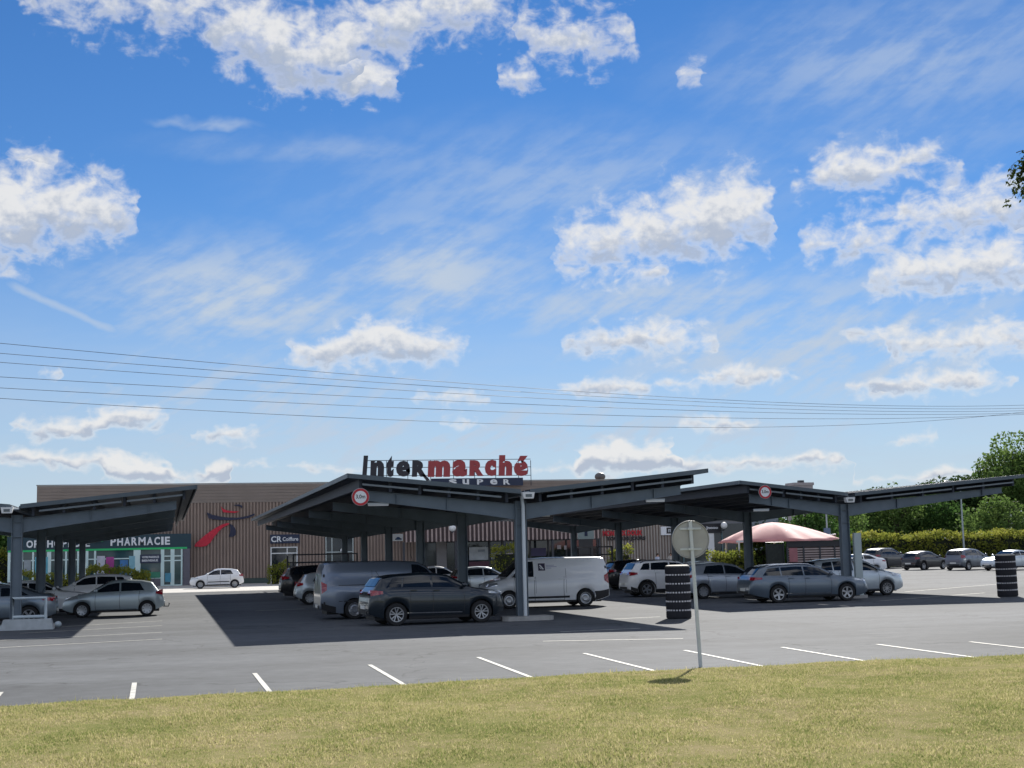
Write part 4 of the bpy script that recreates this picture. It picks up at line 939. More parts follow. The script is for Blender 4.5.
# right-hand shop bay, px 676..735
g = MB(); g.b2(XR + .02, XR2, YF + .01, YF + .058, 0, 4.25); part('shop_window', g, GLASSB)
g = MB(); g.b2(fx(707.5), fx(713.5), YF - .16, YF - .02, 0, 3.55); part('pillar', g, WHITE)
g = MB()
for px in (677, 683, 694, 722): g.b2(fx(px) - .06, fx(px) + .06, YF - .07, YF + .008, 0, 4.2)
part('window_frame', g, mat('frame_teal', (.10, .16, .17), .5))
poster(679, 681.5, 543, 556, mat('poster_teal', (.10, .22, .25), .5))
# pharmacy front, a low projecting bay px 8..190
YP = YF - 1.0
px_ = lambda p, y=560: fx(p, y, YP)
ph = MB(); ph.b2(fx(7, 545, YP), px_(191), YP + .03, YF - .06, 3.0, fz(186, 533.5, YP)); part('pharmacy_roof_box', ph, mat('fascia_teal', (.010, .042, .062), .4, 0, .05, 2))
zg = fz(187, 548.5, YP)
g = MB(); g.b2(fx(8, 550, YP), px_(187), YP + .0, YP + .029, zg - .02, zg + .13); part('green_band', g, GREENB)
g = MB(); g.b2(px_(8), px_(188), YP + .12, YF - .07, .0, 3.0); part('pharmacy_glazing', g, mat('pharmacy_glass', (.03, .075, .085), .06, 0, .4, .9, spec=.7))
g = MB(); g.b2(px_(8), px_(163), YP + .04, YP + .118, .0, .62); g.b2(px_(182.5), px_(190), YP + .02, YF - .07, 0, 2.99); part('pharmacy_plinth', g, mat('plinth_violet_grey', (.15, .14, .165), .8, 0, .1, 3))
g = MB(); t = .09
for p, wd in ((9, .1), (22, .07), (33, .07), (40, .09), (49, .16), (58, .07), (66, .07), (78, .07), (86, .18), (95, .08), (137, .28), (162.5, .14), (172.5, .16), (182, .09)):
    g.b2(px_(p) - wd, px_(p) + wd, YP + .02, YP + .115, .62 if p < 160 else 0, 2.98)
for a, b, z in ((9, 162.5, .66), (9, 162.5, 2.30), (162.5, 182, 2.42), (162.5, 182, 2.05), (162.5, 182, .05)):
    g.b2(px_(a), px_(b), YP + .03, YP + .112, z - t / 2, z + t / 2)
part('pharmacy_frame', g, mat('frame_mint', (.66, .82, .79), .5, 0, .06, 2))
YQ = YP + .018
for a, b, y0, y1, c, nm in ((97, 105, 556, 575, (.55, .55, .62), 'poster'), (106, 114, 557, 574, (.38, .05, .25), 'poster'), (120, 128, 560, 576, (.06, .20, .45), 'poster'), (129, 135, 556, 576, (.25, .50, .58), 'poster'), (140, 160, 572, 578, (.05, .25, .15), 'poster'),
                         (35, 39, 557, 575, (.12, .42, .52), 'poster'), (45, 48, 557, 575, (.12, .42, .52), 'poster'), (24, 31, 560, 575, (.30, .34, .36), 'poster'), (165, 171, 573, 582, (.08, .30, .42), 'poster')):
    poster(a, b, y0, y1, mat('poster_%d' % int(a), c, .5, 0, .25, 2), YQ)
# rooftop vent and plant boxes
for px0, px1, py, lb, c in ((790, 811, 478, 'pale boxy roof plant seen over the right canopy', (.5, .47, .45)),):
    p = aty((px0 + px1) / 2, 490, 112); r = empty('roof_plant', (p[0], 118 + 12, 8.35)); d = p[0]
rv = empty('roof_vent', (fx(600, 476, YF + 6), YF + 6, ZR - .3)); tag(rv, 'round dark vent cowl on the store roof between the sign and right canopy', 'roof vent')
g = MB(); g.lathe([(.34, -.1), (.34, .55)], 16); g.build('duct', FR, rv, R_(40)); g = MB(); g.ball((0, 0, .85), (.52, .52, .40), 14); g.build('cowl', mat('cowl_grey', (.13, .13, .13), .5, .3), rv, R_(60))
bpy.data.objects.remove(r)

# ---- signs on the store
def sign(nm, loc, lb, cat='sign', group=None): r = empty(nm, loc); tag(r, lb, cat, group); return r
# pharmacy lettering
r = sign('shop_sign', (px_(130), YP + .02, 3.6), 'white PHARMACIE lettering on the navy fascia of the low shop front')
x0 = px_(110.5, 541); x1 = px_(170, 541); zt = fz(140, 537.2, YP); zb_ = fz(140, 545.3, YP)
for i, ch in enumerate('PHARMACIE'):
    wds = [1, 1.05, 1.1, 1.05, 1.3, 1.15, 1.05, .45, .95]; tot = sum(wds) + 8 * .22; u0 = sum(wds[:i]) + .22 * i; g = MB()
    text_on_wall(g, ch, x0 + (x1 - x0) * u0 / tot, x0 + (x1 - x0) * (u0 + wds[i]) / tot, zb_, zt, YP + .028, .08, .035); g.build('letter', SIGNW, r, world=True)
r = sign('shop_sign', (px_(50), YP + .02, 3.6), 'white ORTHOPEDIE lettering partly hidden behind the left canopy posts')
x0 = fx(26.5, 541, YP); x1 = fx(90, 541, YP); zt = fz(55, 540.0, YP); zb_ = fz(55, 547.4, YP)
for i, ch in enumerate('ORTHOPÉDIE'):
    wds = [1.2, 1, 1, 1.05, 1.2, 1, .95, 1.1, .42, .95]; tot = sum(wds) + 9 * .2; u0 = sum(wds[:i]) + .2 * i; g = MB()
    text_on_wall(g, ch, x0 + (x1 - x0) * u0 / tot, x0 + (x1 - x0) * (u0 + wds[i]) / tot, zb_, zt + (.13 if ch == 'É' else 0), YP + .028, .08, .035); g.build('letter', SIGNW, r, world=True)
# green cross sign standing out from the fascia
r = sign('pharmacy_cross', (px_(96), YP - .5, 3.5), 'small slanted pale and green sign left of the PHARMACIE lettering'); zc = fz(98, 541.5, YP - .5)
g = MB(); X0 = fx(96, 542, YP - .5); g.hexa([(X0 + a * 1.25 - .55, YP - .55 + b * .12, zc - .15 + a * .22 + c * (.10 + .16 * a)) for a in (0, 1) for b in (0, 1) for c in (0, 1)]); g.build('board', mat('sign_cream', (.60, .58, .46), .5), r, world=True)
g = MB(); g.b2(X0 + .36, X0 + .58, YP - .57, YP - .552, zc + .02, zc + .10); g.b2(X0 + .43, X0 + .51, YP - .571, YP - .5525, zc - .03, zc + .15); g.b2(X0 - .1, X0, YP - .42, YP + .02, zc, zc + .06); g.build('cross', GREENB, r, world=True)
r = sign('window_lettering', (px_(150), YP, 2.2), 'small white lettering on a dark panel in the pharmacy window'); Yq = YP + .017
g = MB(); g.b2(fx(140, 555, Yq), fx(161, 555, Yq), Yq - .012, Yq, fz(150, 563, Yq), fz(150, 554.5, Yq)); g.build('panel', NAVY, r, world=True)
g = MB(); text_on_wall(g, 'VOTRE PHARMACIE', fx(142, 556, Yq), fx(159, 556, Yq), fz(150, 558.2, Yq), fz(150, 556, Yq), Yq - .0125, .02, .03); text_on_wall(g, 'BIENVENUE', fx(142, 560, Yq), fx(158, 560, Yq), fz(150, 561.6, Yq), fz(150, 559.4, Yq), Yq - .0125, .02, .03); g.build('lettering', SIGNW, r, world=True)
# hairdresser
r = sign('shop_sign', (fx(285, 540), YF - .1, 4.6), 'dark sign with white CR Coiffure lettering over a shop door'); a = fx(270, 540); b = fx(299.5, 540); z0 = fz(285, 543.3); z1 = fz(285, 534.5)
g = MB(); g.b2(a, b, YF - .16, YF - .03, z0, z1); g.build('panel', NAVY, r, world=True)
g = MB(); h = z1 - z0; text_on_wall(g, 'CR', fx(271, 540), fx(281.5, 540), z0 + h * .16, z1 - h * .18, YF - .161, .03, .02); text_on_wall(g, 'Coiffure', fx(282.5, 540), fx(298, 540), z0 + h * .26, z1 - h * .30, YF - .161, .03, .012); g.build('lettering', SIGNW, r, world=True)
# store emblem
def facepoly(pts, m, r, nm, y0=YF - .14, y1=YF - .03, sc=10.24, ox=180, oy=495):
    g = MB(); g.prism([(fx(ox + x / sc, oy + y / sc), fz(ox + x / sc, oy + y / sc)) for x, y in pts], 1, y0, y1); return g.build(nm, m, r, world=True)
r = sign('wall_emblem', (fx(215, 530), YF - .1, 5.2), 'large red and dark blue emblem of curved strokes on the brown wall', 'emblem')
LOGOB = mat('logo_blue', (.014, .016, .05), .4)
facepoly([(148, 528), (158, 498), (200, 460), (260, 408), (330, 358), (420, 306), (475, 288), (505, 288), (500, 302), (440, 332), (395, 375), (350, 430), (310, 488), (270, 522), (210, 532)], LOGORED, r, 'red_stroke')
facepoly([(508, 296), (535, 308), (560, 332), (572, 370), (568, 412), (535, 430), (500, 425), (510, 395), (515, 360)], LOGOB, r, 'blue_stroke')
facepoly([(275, 178), (330, 203), (400, 219), (480, 230), (570, 233), (640, 226), (700, 212), (760, 190), (765, 205), (705, 234), (630, 248), (520, 258), (420, 258), (340, 250), (290, 238)], LOGOB, r, 'blue_brim')
facepoly([(418, 115), (440, 142), (480, 158), (540, 166), (610, 170), (560, 184), (500, 182), (440, 178)], LOGORED, r, 'red_feather')
facepoly([(545, 106), (600, 96), (640, 112), (634, 138), (620, 122), (590, 114)], LOGOB, r, 'blue_feather')
# red slogan
SR = YF - .03
r = sign('wall_slogan', (fx(625, 540), SR, 4.2), 'red and black TOUS LES JOURS slogan on the beige wall right of the entrance', 'lettering')
g = MB(); text_on_wall(g, 'MON PRIX DOUX', fx(602.5, 535), fx(642, 535), fz(622, 535.8), fz(622, 530.3), SR, .06, .05); g.build('red_lettering', SIGNRED, r, world=True)
g = MB(); text_on_wall(g, 'TOUS LES JOURS', fx(606.5, 540), fx(645.5, 540), fz(625, 541.4), fz(625, 536.6), SR, .06, .045); g.build('black_lettering', SIGNBLK, r, world=True)
# shop signs on the right bay
r = sign('shop_sign', (fx(671, 530), YF - .2, 4), 'white shop sign with a dark square left of the round road sign'); Y_ = YF - .2
g = MB(); g.b2(fx(661, 530, Y_), fx(690, 530, Y_), Y_, Y_ + .13, fz(670, 535, Y_), fz(670, 526.5, Y_)); g.build('panel', SIGNW, r, world=True)
g = MB(); g.b2(fx(666.5, 530, Y_), fx(673.5, 530, Y_), Y_ - .02, Y_ - .001, fz(670, 533.5, Y_), fz(670, 527.5, Y_)); g.build('dark_square', SIGNBLK, r, world=True)
g = MB(); text_on_wall(g, 'm', fx(668, 530, Y_), fx(672, 530, Y_), fz(670, 532.2, Y_), fz(670, 529, Y_), Y_ - .0205, .015, .04); g.build('lettering', TRIM, r, world=True)
r = sign('shop_sign', (fx(712, 530), YF - .2, 4), 'black shop sign with small white lettering right of the round road sign')
g = MB(); g.b2(fx(700, 530, Y_), fx(722, 530, Y_), Y_, Y_ + .13, fz(712, 533.2, Y_), fz(712, 523.5, Y_)); g.build('panel', SIGNBLK, r, world=True)
g = MB(); text_on_wall(g, 'Jnooo', fx(706, 530, Y_), fx(718, 530, Y_), fz(712, 529.8, Y_), fz(712, 526.2, Y_), Y_ - .001, .02, .02); g.build('lettering', SIGNW, r, world=True)
for px, py, Y_, lb in ((452.5, 528, YF - 3.9, 'white globe lamp in front of the slatted entrance awning'), (724, 525.5, YF - .9, 'white globe lamp beside the black shop sign')):
    X_ = fx(px, py, Y_); z = fz(px, py, Y_); r = sign('globe_lamp', (X_, Y_, z), lb, 'lamp', 'white globe lamps'); g = MB(); g.ball((0, 0, 0), .30, 20); g.build('globe', WHITE, r, R_(60))
    g = MB(); g.tube([(0, 0, -.28), (0, 0, -.42), (0, .35 if px < 500 else .8, -.42)], .035, 8); g.lathe([(.12, -.34), (.10, -.27)], 12); g.build('arm', FR, r, R_(40))
# rooftop letters
YS = YF - .35
r = sign('roof_sign', (fx(445, 470, YS), YS, ZR), 'large dark and red rooftop letters with a SUPER panel below on an open frame', 'roof sign')
sx = lambda q: 355 + q / 5.689; sy = lambda q: 448 + q / 5.689
def letter(ch, a, b, t, bt, m, bold=.055, shear=.0, depth=.22):
    g = MB(); X0, X1 = fx(sx(a), 470, YS), fx(sx(b), 470, YS); Z1 = fz(sx((a + b) / 2), sy(t), YS); Z0 = fz(sx((a + b) / 2), sy(bt), YS)
    text_on_wall(g, ch, X0, X1, Z0, Z1, YS, depth, bold, shear); g.build('letter', m, r, world=True)
SIGNDK = mat('letters_dark', (.022, .020, .028), .4); SIGNR2 = mat('letters_red', (.36, .045, .05), .4, 0, .05, 2)
for ch, a, b, t, bt in (('I', 40, 74, 44, 158), ('n', 85, 164, 72, 165), ('t', 176, 220, 45, 165), ('e', 233, 312, 73, 163), ('R', 322, 404, 72, 164)): letter(ch, a, b, t, bt, SIGNDK, .075, .12 if ch in 'It' else .05)
for ch, a, b, t, bt in (('m', 412, 540, 70, 165), ('a', 552, 636, 68, 163), ('R', 648, 728, 70, 160), ('c', 738, 802, 68, 160), ('h', 815, 892, 41, 159), ('é', 903, 982, 45, 160)): letter(ch, a, b, t, bt, SIGNR2, .07, .05)
g = MB(); P = [(395, 150), (425, 186), (405, 186), (375, 150)]; g.prism([(fx(sx(x), 470, YS), fz(sx(x), sy(y), YS)) for x, y in P], 1, YS - .22, YS - .001); g.build('letter', SIGNDK, r, world=True)
g = MB()
def fpt(x, y): return (fx(sx(x), 470, YS + .12), YS + .12, fz(sx(x), sy(y), YS + .12))
for (x0, y0, x1, y1) in ((60, 72, 1000, 63), (60, 112, 1000, 107), (60, 158, 1000, 155)): g.tube([fpt(x0, y0), fpt(x1, y1)], .03, 6)
for x in (60, 180, 300, 430, 560, 680, 800, 930, 1000): g.tube([fpt(x, 70), (fpt(x, 70)[0], YS + .12, ZR - .5)], .03, 6)
g.build('support_frame', FR, r, world=True)
g = MB(); g.b2(fx(sx(432), 480, YS), fx(sx(952), 480, YS), YS - .25, YS - .02, fz(sx(700), sy(216), YS), fz(sx(700), sy(172), YS)); pn = g.build('super_panel', NAVY, r, world=True)
g = MB()
for ch, a, b in (('s', 530, 575), ('u', 608, 645), ('P', 690, 725), ('e', 765, 805), ('R', 840, 878)):
    text_on_wall(g, ch, fx(sx(a), 480, YS), fx(sx(b), 480, YS), fz(sx(a), sy(209), YS), fz(sx(a), sy(179), YS), YS - .251, .05, .03)
g.build('super_lettering', SIGNW, pn, world=True)
# signs seen under the middle canopy
Yb = 96.5
r = sign('hanging_sign', (fx(397, 537, Yb), Yb, fz(397, 537, Yb)), 'small white sign with a blue car mark hanging under the middle canopy'); g = MB(); g.prism([(fx(392.5, 537, Yb), fz(397, 541, Yb)), (fx(403, 537, Yb), fz(397, 541, Yb)), (fx(403, 537, Yb), fz(397, 534, Yb)), (fx(392.5, 537, Yb), fz(397, 534, Yb))], 1, Yb, Yb + .05); g.build('panel', SIGNW, r, world=True)
g = MB(); g.prism([(fx(395 + x, 537, Yb), fz(397, 539.8 - y, Yb)) for x, y in ((0, 0), (6.6, 0), (6.6, 1.2), (5.2, 1.7), (4.2, 2.8), (2, 2.8), (1, 1.4), (0, 1.1))], 1, Yb - .015, Yb - .001); g.build('car_mark', mat('sign_blue', (.03, .07, .16), .4), r, world=True)
for dx in (-.28, .28):
    g = MB(); g.tube([(dx, 0.02, .23), (dx, 0.02, .75)], .012, 6); g.build('hanger', FR, r)
r = sign('wall_panel', (fx(412, 536), YF - .12, fz(412, 536)), 'plain dull red panel on the wall under the middle canopy', 'panel'); g = MB(); g.b2(fx(408.5, 536), fx(416, 536), YF - .12, YF - .03, fz(412, 541), fz(412, 529)); g.build('board', mat('panel_red', (.30, .05, .06), .6), r, world=True)
Yb = 100.
r = sign('information_panel', (fx(586, 540, Yb), Yb, 0), 'tall grey green information panel with a small dark figure behind the white van', 'sign'); g = MB(); g.b2(fx(578, 537, Yb), fx(594, 537, Yb), Yb, Yb + .12, fz(586, 539, Yb), fz(586, 528, Yb)); g.build('board', mat('board_grey_green', (.22, .28, .29), .6), r, world=True)
g = MB(); c = (fx(586, 533, Yb), fz(586, 533, Yb)); g.prism([(c[0] - .12, c[1] - .22), (c[0] + .12, c[1] - .22), (c[0] + .10, c[1] + .1), (c[0], c[1] + .2), (c[0] - .10, c[1] + .1)], 1, Yb - .02, Yb - .001); g.build('figure_mark', NAVY, r, world=True)
g = MB(); g.b2(fx(579, 540, Yb), fx(593, 540, Yb), Yb + .02, Yb + .10, 0.0, fz(586, 539.2, Yb)); g.build('base_cabinet', FR, r, world=True)
# trolley shelters
def shelter(x0, x1, y0, y1, h, lb):
    r = empty('trolley_shelter', ((x0 + x1) / 2, (y0 + y1) / 2, 0)); tag(r, lb, 'trolley shelter', 'dark trolley shelters'); X_, Y_ = (x1 - x0) / 2, (y1 - y0) / 2
    g = MB()
    for a in (-1, 1):
        for b in (-1, 1): g.b2(a * X_ - .05, a * X_ + .05, b * Y_ - .05, b * Y_ + .05, 0, h)
    g.build('uprights', FR, r)
    g = MB()
    for b in (-1, 1):
        for z in (.5, 1.0, h - .55, h - .05): g.b2(-X_ + .051, X_ - .051, b * Y_ - .035, b * Y_ + .035, z - .04, z + .04)
    for a in (-1, 1):
        for z in (.5, h - .05): g.b2(a * X_ - .035, a * X_ + .035, -Y_ + .051, Y_ - .051, z - .04, z + .04)
    g.build('rails', FR, r)
shelter(fx(292, 558, 92), fx(355, 558, 92), 91, 95.5, fz(320, 553.5, 92), 'long dark tubular trolley shelter behind the grey van')
shelter(fx(597, 550, 90), fx(612, 550, 90), 90, 95, fz(605, 546, 90), 'narrow dark tubular trolley shelter behind the tail of the white van')
# block behind on the right
r = empty('annex_building', (66, 158, 0)); tag(r, 'low pale grey building behind the globe lamp and pink parasol', 'building'); g = MB(); g.b2(-9.5, 3, -4, 10, 0, 6.0); g.build('wall', mat('annex_wall', (.30, .34, .38), .7, 0, .06, .4), r); g = MB(); g.b2(-9.8, 3.3, -4.3, 10.3, 6.0, 6.3); g.build('roof', FR, r)
bx = aty(800, 486, 140); r = empty('roof_plant', (bx[0], 140, 0)); tag(r, 'pale stepped chimney block rising over the right canopy roof', 'chimney'); zt_ = fz(800, 482.5, 140); g = MB(); g.b2(-1.1, 1.0, -1, 1, 0, zt_ - .35); g.b2(-1.2, 1.1, -1.1, 1.1, zt_ - .35, zt_ - .05); g.build('stack', mat('chimney_pink', (.42, .37, .36), .7), r); g = MB(); g.b2(-.15, .35, -.3, .3, zt_ - .05, zt_ + .22); g.build('cap', FR, r)

# ------------------------------------------------------------------ vegetation
def leaves(centres, radii, n, size, squash=1.0, shell=.55, seed=0, flat=None):
    """n leaf-sized quads scattered through the volume of overlapping lumps, denser towards their skin"""
    r = np.random.default_rng(seed); centres = np.array(centres, float); radii = np.array(radii, float)
    if radii.ndim == 1: radii = np.repeat(radii[:, None], 3, 1)
    vol = radii.prod(1) ** .67; k = r.choice(len(centres), n, p=vol / vol.sum())
    d = r.normal(size=(n, 3)); d /= np.linalg.norm(d, axis=1)[:, None]
    rad = shell + (1.08 - shell) * r.random(n) ** .6
    P = centres[k] + d * radii[k] * rad[:, None]
    nrm = d * .5 + r.normal(size=(n, 3)) * .8; nrm /= np.linalg.norm(nrm, axis=1)[:, None]
    a = np.cross(nrm, r.normal(size=(n, 3))); a /= np.linalg.norm(a, axis=1)[:, None]; b = np.cross(nrm, a)
    s = size * (.6 + .8 * r.random(n))[:, None]
    V = np.stack([P - a * s, P - b * s * .55, P + a * s, P + b * s * .55], 1).reshape(-1, 3)
    return V, np.arange(4 * n).reshape(-1, 4)
LEAF = [leafmat('leaf_dark', (.024, .050, .016), (.060, .095, .026), .35, .35), leafmat('leaf_mid', (.040, .092, .024), (.095, .17, .042), .45, .4), leafmat('leaf_light', (.07, .13, .034), (.155, .225, .06), .48, .4), leafmat('leaf_hedge', (.14, .18, .03), (.33, .32, .06), .45, .8)]
def tree(nm, p, h, wdt, m, lb, seed, n=2600, leaf=.34, trunk=.28, low=.22, lumps=14, group='trees beyond the car park', slim=1.0):
    rr = random.Random(seed); r = empty(nm, p); tag(r, lb, 'tree', group)
    C_, Rd = [], []
    for i in range(lumps):
        t = rr.random(); z = h * (low + (1 - low) * (.12 + .80 * t)); env = math.sin(PI * min(1, .18 + .80 * t)) ** .7
        a = rr.uniform(0, 2 * PI); q = wdt / 2 * env * rr.uniform(.35, .80); s = wdt * rr.uniform(.13, .24) * (.75 + .4 * env)
        C_.append((q * math.cos(a), q * math.sin(a), z)); Rd.append((s, s, s * rr.uniform(.7, .95) * slim))
    C_.append((0, 0, h * (low + (1 - low) * .5))); Rd.append((wdt * .26, wdt * .26, h * (1 - low) * .33))
    V, Fa = leaves(C_, Rd, n, leaf, seed=seed); link_mesh('crown', fast_mesh('crown', V, Fa, m), r)
    g = MB(); top = h * .72; pts = [(rr.uniform(-.1, .1) * k * trunk * 2, rr.uniform(-.1, .1) * k * trunk * 2, top * k / 5) for k in range(6)]
    g.tube(pts, [trunk * (1.15 - .85 * k / 5) for k in range(6)], 8)
    tk = g.build('trunk', BARK, r, R_(60))
    for i in range(6):
        c = C_[i]; k = min(4, max(1, int(c[2] / top * 5 * .6))); g = MB(); a = Vector(pts[k]); b = Vector(c); mid = a.lerp(b, .5) + Vector((0, 0, -.15)); g.tube([a, mid, b], [trunk * .4, trunk * .25, trunk * .1], 6); g.build('limb', BARK, tk, R_(60))
    return r
def hedge(nm, p, lx, ly, h, m, lb, n, leaf, seed, rz=0, group=None, topn=.5):
    r = empty(nm, p, rz); tag(r, lb, 'hedge', group)
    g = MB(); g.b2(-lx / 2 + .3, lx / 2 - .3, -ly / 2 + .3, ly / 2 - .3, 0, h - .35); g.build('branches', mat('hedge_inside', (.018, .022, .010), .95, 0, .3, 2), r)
    q = np.random.default_rng(seed); P = np.stack([(q.random(n) - .5) * lx, (q.random(n) - .5) * ly, q.random(n) * h], 1)
    f = q.random(n); P[f < .42, 2] = h + q.normal(size=(f < .42).sum()) * .13; a = (f >= .42) & (f < .82); P[a, 1] = -ly / 2 + q.normal(size=a.sum()) * .12; b = f >= .92; P[b, 0] = np.sign(P[b, 0]) * lx / 2
    P[:, 2] += .18 * np.sin(P[:, 0] * .9 + seed) * (P[:, 2] > h * .7) + .10 * np.sin(P[:, 0] * 2.7) * (P[:, 2] > h * .7); P[:, 1] += .15 * np.sin(P[:, 0] * 1.7 + P[:, 2])
    V, Fa = leaves(P, np.full(n, .12), n, leaf, seed=seed); link_mesh('foliage', fast_mesh('foliage', V, Fa, m), r)
    return r
# long hedge behind the far row of cars
hedge('hedge', (81, 121, 0), 52, 3.6, 2.8, LEAF[3], 'long clipped hedge with a sunlit yellow green top behind the far parked cars', 26000, .13, 5)
# trees beyond it: column of the photo, distance, height and width, kind
def tp(px, d): return along(px, d)
T = [(1016, 158, 14.2, 10.5, 2, 'tall loose light green tree rising over the right canopy end'),
     (886, 205, 9.4, 13, 0, 'far dark round tree top showing over the right canopy'),
     (934, 200, 9.9, 8, 0, 'far dark tree top in the gap behind the right canopy wing'),
     (866, 150, 7.0, 8, 1, 'mid green bushy tree just right of the right canopy post'),
     (897, 146, 7.4, 8, 2, 'pale green rounded tree behind the hedge under the canopy wing'),
     (928, 150, 8.0, 9, 1, 'broad mid green tree behind the hedge left of the lamp column'),
     (955, 156, 9.0, 10, 0, 'dark green tree behind the hedge just right of the lamp column'),
     (985, 162, 8.6, 10, 0, 'dark tree below the tall light green tree'),
     (1010, 143, 6.0, 9, 2, 'pale rounded shrub tree at the right edge behind the hedge'),
     (1052, 165, 10.5, 12, 1, 'mid green tree cut by the right edge of the picture'),
     (838, 158, 7.2, 9, 2, 'light green tree seen between pink parasol and canopy post'),
     (806, 132, 5.6, 7, 1, 'mid green tree behind the pink parasol'),
     (3, 150, 5.0, 7, 1, 'mid green tree at the left edge beside the low shop front'),
     (-28, 155, 5.4, 10, 0, 'dark tree beyond the left edge of the low shop front'),
     (772, 172, 6.4, 9, 1, 'mid green tree between the annex and the pink parasol')]
for i, (px, d, h, wd, k, lb) in enumerate(T):
    if px > 850 and d < 170: d, h, wd = d * 1.22, 2.2 + (h - 2.2) * (1.14 if h > 13 else 1.2), wd * 1.15
    tree('tree', tp(px, d), h, wd, LEAF[k], lb, 20 + i, n=9000 if h > 13 else 5200, leaf=.19 if d < 180 else .24, low=.12 if h < 10 else .25, lumps=16)
hedge('hedge', tp(3, 128), 9, 2.2, 2.9, LEAF[3], 'short hedge at the left edge beyond the left canopy', 2500, .13, 8)
hedge('hedge', (fx(118, 575, 118), 118, 0), fx(148, 575, 118) - fx(86, 575, 118), 1.1, 1.35, LEAF[3], 'low feathery yellow green hedge in front of the PHARMACIE windows', 2600, .10, 9)
hedge('hedge', (fx(50, 578, 117), 117, 0), 5.0, 1.0, 1.15, LEAF[3], 'low hedge in front of the left end of the low shop front', 1600, .10, 10)
hedge('hedge', tp(730, 103), 2.9, 2.2, 1.75, LEAF[3], 'clipped block hedge with a bright top right of the white shop pillar', 2200, .09, 11)
hedge('hedge', (fx(278, 574, 116), 116, 0), 1.6, 1.0, 1.5, LEAF[3], 'small bright bush by the hairdresser door', 700, .10, 12)
hedge('hedge', (fx(620, 566, 112), 112, 0), 2.0, 1.2, 2.0, LEAF[3], 'small bright bush behind the black car and white van tail', 900, .10, 13)
hedge('hedge', (fx(505, 562, 115), 115, 0), 2.2, 1.2, 2.3, LEAF[3], 'bright bush showing over the white van windscreen', 900, .10, 14)
hedge('hedge', tp(755, 106), 2.0, 1.6, 2.2, LEAF[2], 'loose sunlit shrub behind the second right canopy post', 1400, .12, 15)

# birch outside the right edge: one hanging spray reaches into the picture, its shade falls on the lawn
r = empty('weeping_tree', (30.2, 38.6, 0)); tag(r, 'drooping leafy twigs hanging into the picture at the upper right edge', 'tree')
g = MB(); tr = [(0, 0, 0), (-.1, .1, 4), (.1, 0, 8), (-.2, .2, 12), (-.1, .1, 16.5)]; g.tube(tr, [.32, .27, .22, .15, .05], 10); tk = g.build('trunk', mat('birch_bark', (.42, .40, .37), .8, 0, .4, 3), r, R_(60))
tips = [aty(1017, 172, 39.5), aty(1022, 186, 39.5), aty(1012, 196, 39.5)]
rr = random.Random(4); Cn, Rn = [], []
main = Vector(aty(1050, 140, 39.4)) - Vector((30.2, 38.6, 0))
g = MB(); g.tube([(-.1, .1, 11.5), (-1.2, .3, 14.2), tuple(main)], [.09, .06, .03], 6); g.build('limb', BARK, tk, R_(60))
Vall = []; g = MB()
def spray(a, b, nleaf, drop, seed, lf=.055):
    q = random.Random(seed); a = Vector(a); b = Vector(b); pts = []
    for k in range(9):
        t = k / 8; p = a.lerp(b, t); p.z += drop * math.sin(PI * t) * .5; p += Vector((q.uniform(-.04, .04), q.uniform(-.05, .05), q.uniform(-.04, .04))); pts.append(p)
    g.tube(pts, [.014 - .010 * k / 8 for k in range(9)], 4)
    for _ in range(nleaf):
        k = q.uniform(1.2, 8); i = int(min(7, k)); p = pts[i].lerp(pts[i + 1], k - i); Cn.append(tuple(p + Vector((q.uniform(-.09, .09), q.uniform(-.12, .12), q.uniform(-.14, .04)))))
off = Vector((30.2, 38.6, 0))
P = lambda px, py, Y=39.5: Vector(aty(px, py, Y)) - off
spray(main, P(1010, 167), 12, .2, 1); spray(P(1040, 140), P(1009, 175), 22, .1, 2); spray(P(1034, 145), P(1015, 190), 60, 0, 3); spray(P(1030, 150), P(1022, 196), 70, 0, 4); spray(P(1020, 185), P(1006, 204), 16, -.05, 5); spray(P(1012, 165), P(1010, 184), 18, 0, 6); spray(P(1028, 150), P(1019, 182), 80, 0, 7); spray(P(1040, 150), P(1032, 200), 60, 0, 8); spray(P(1016, 152), P(1030, 150), 10, 0, 9); spray(P(1034, 160), P(1017, 199), 26, 0, 10)
for k in range(14): spray(P(1050 + 8 * k, 120 + 4 * (k % 3)), P(1046 + 9 * k, 190 + rr.uniform(-20, 30)), 90, 0, 30 + k)
g.build('twigs', BARK, r)
V, Fa = leaves(np.array(Cn), np.full(len(Cn), .04), len(Cn) * 2, .062, seed=3); link_mesh('foliage', fast_mesh('foliage', V, Fa, leafmat('leaf_birch', (.035, .055, .015), (.09, .11, .03), .35, 2.0)), r)
# crown above and outside the frame
Cc = [(rr.uniform(-2.8, 2.4), rr.uniform(-2.4, 2.4), rr.uniform(12.6, 16.8)) for _ in range(12)]; Cc = [c for c in Cc if (Vector(c) - main).length > 1.2]
CSH = [Vector((14.4, 17.6, 0)) + SUN * (t / SUN.z) for t in (14.4, 15.0, 15.5)]

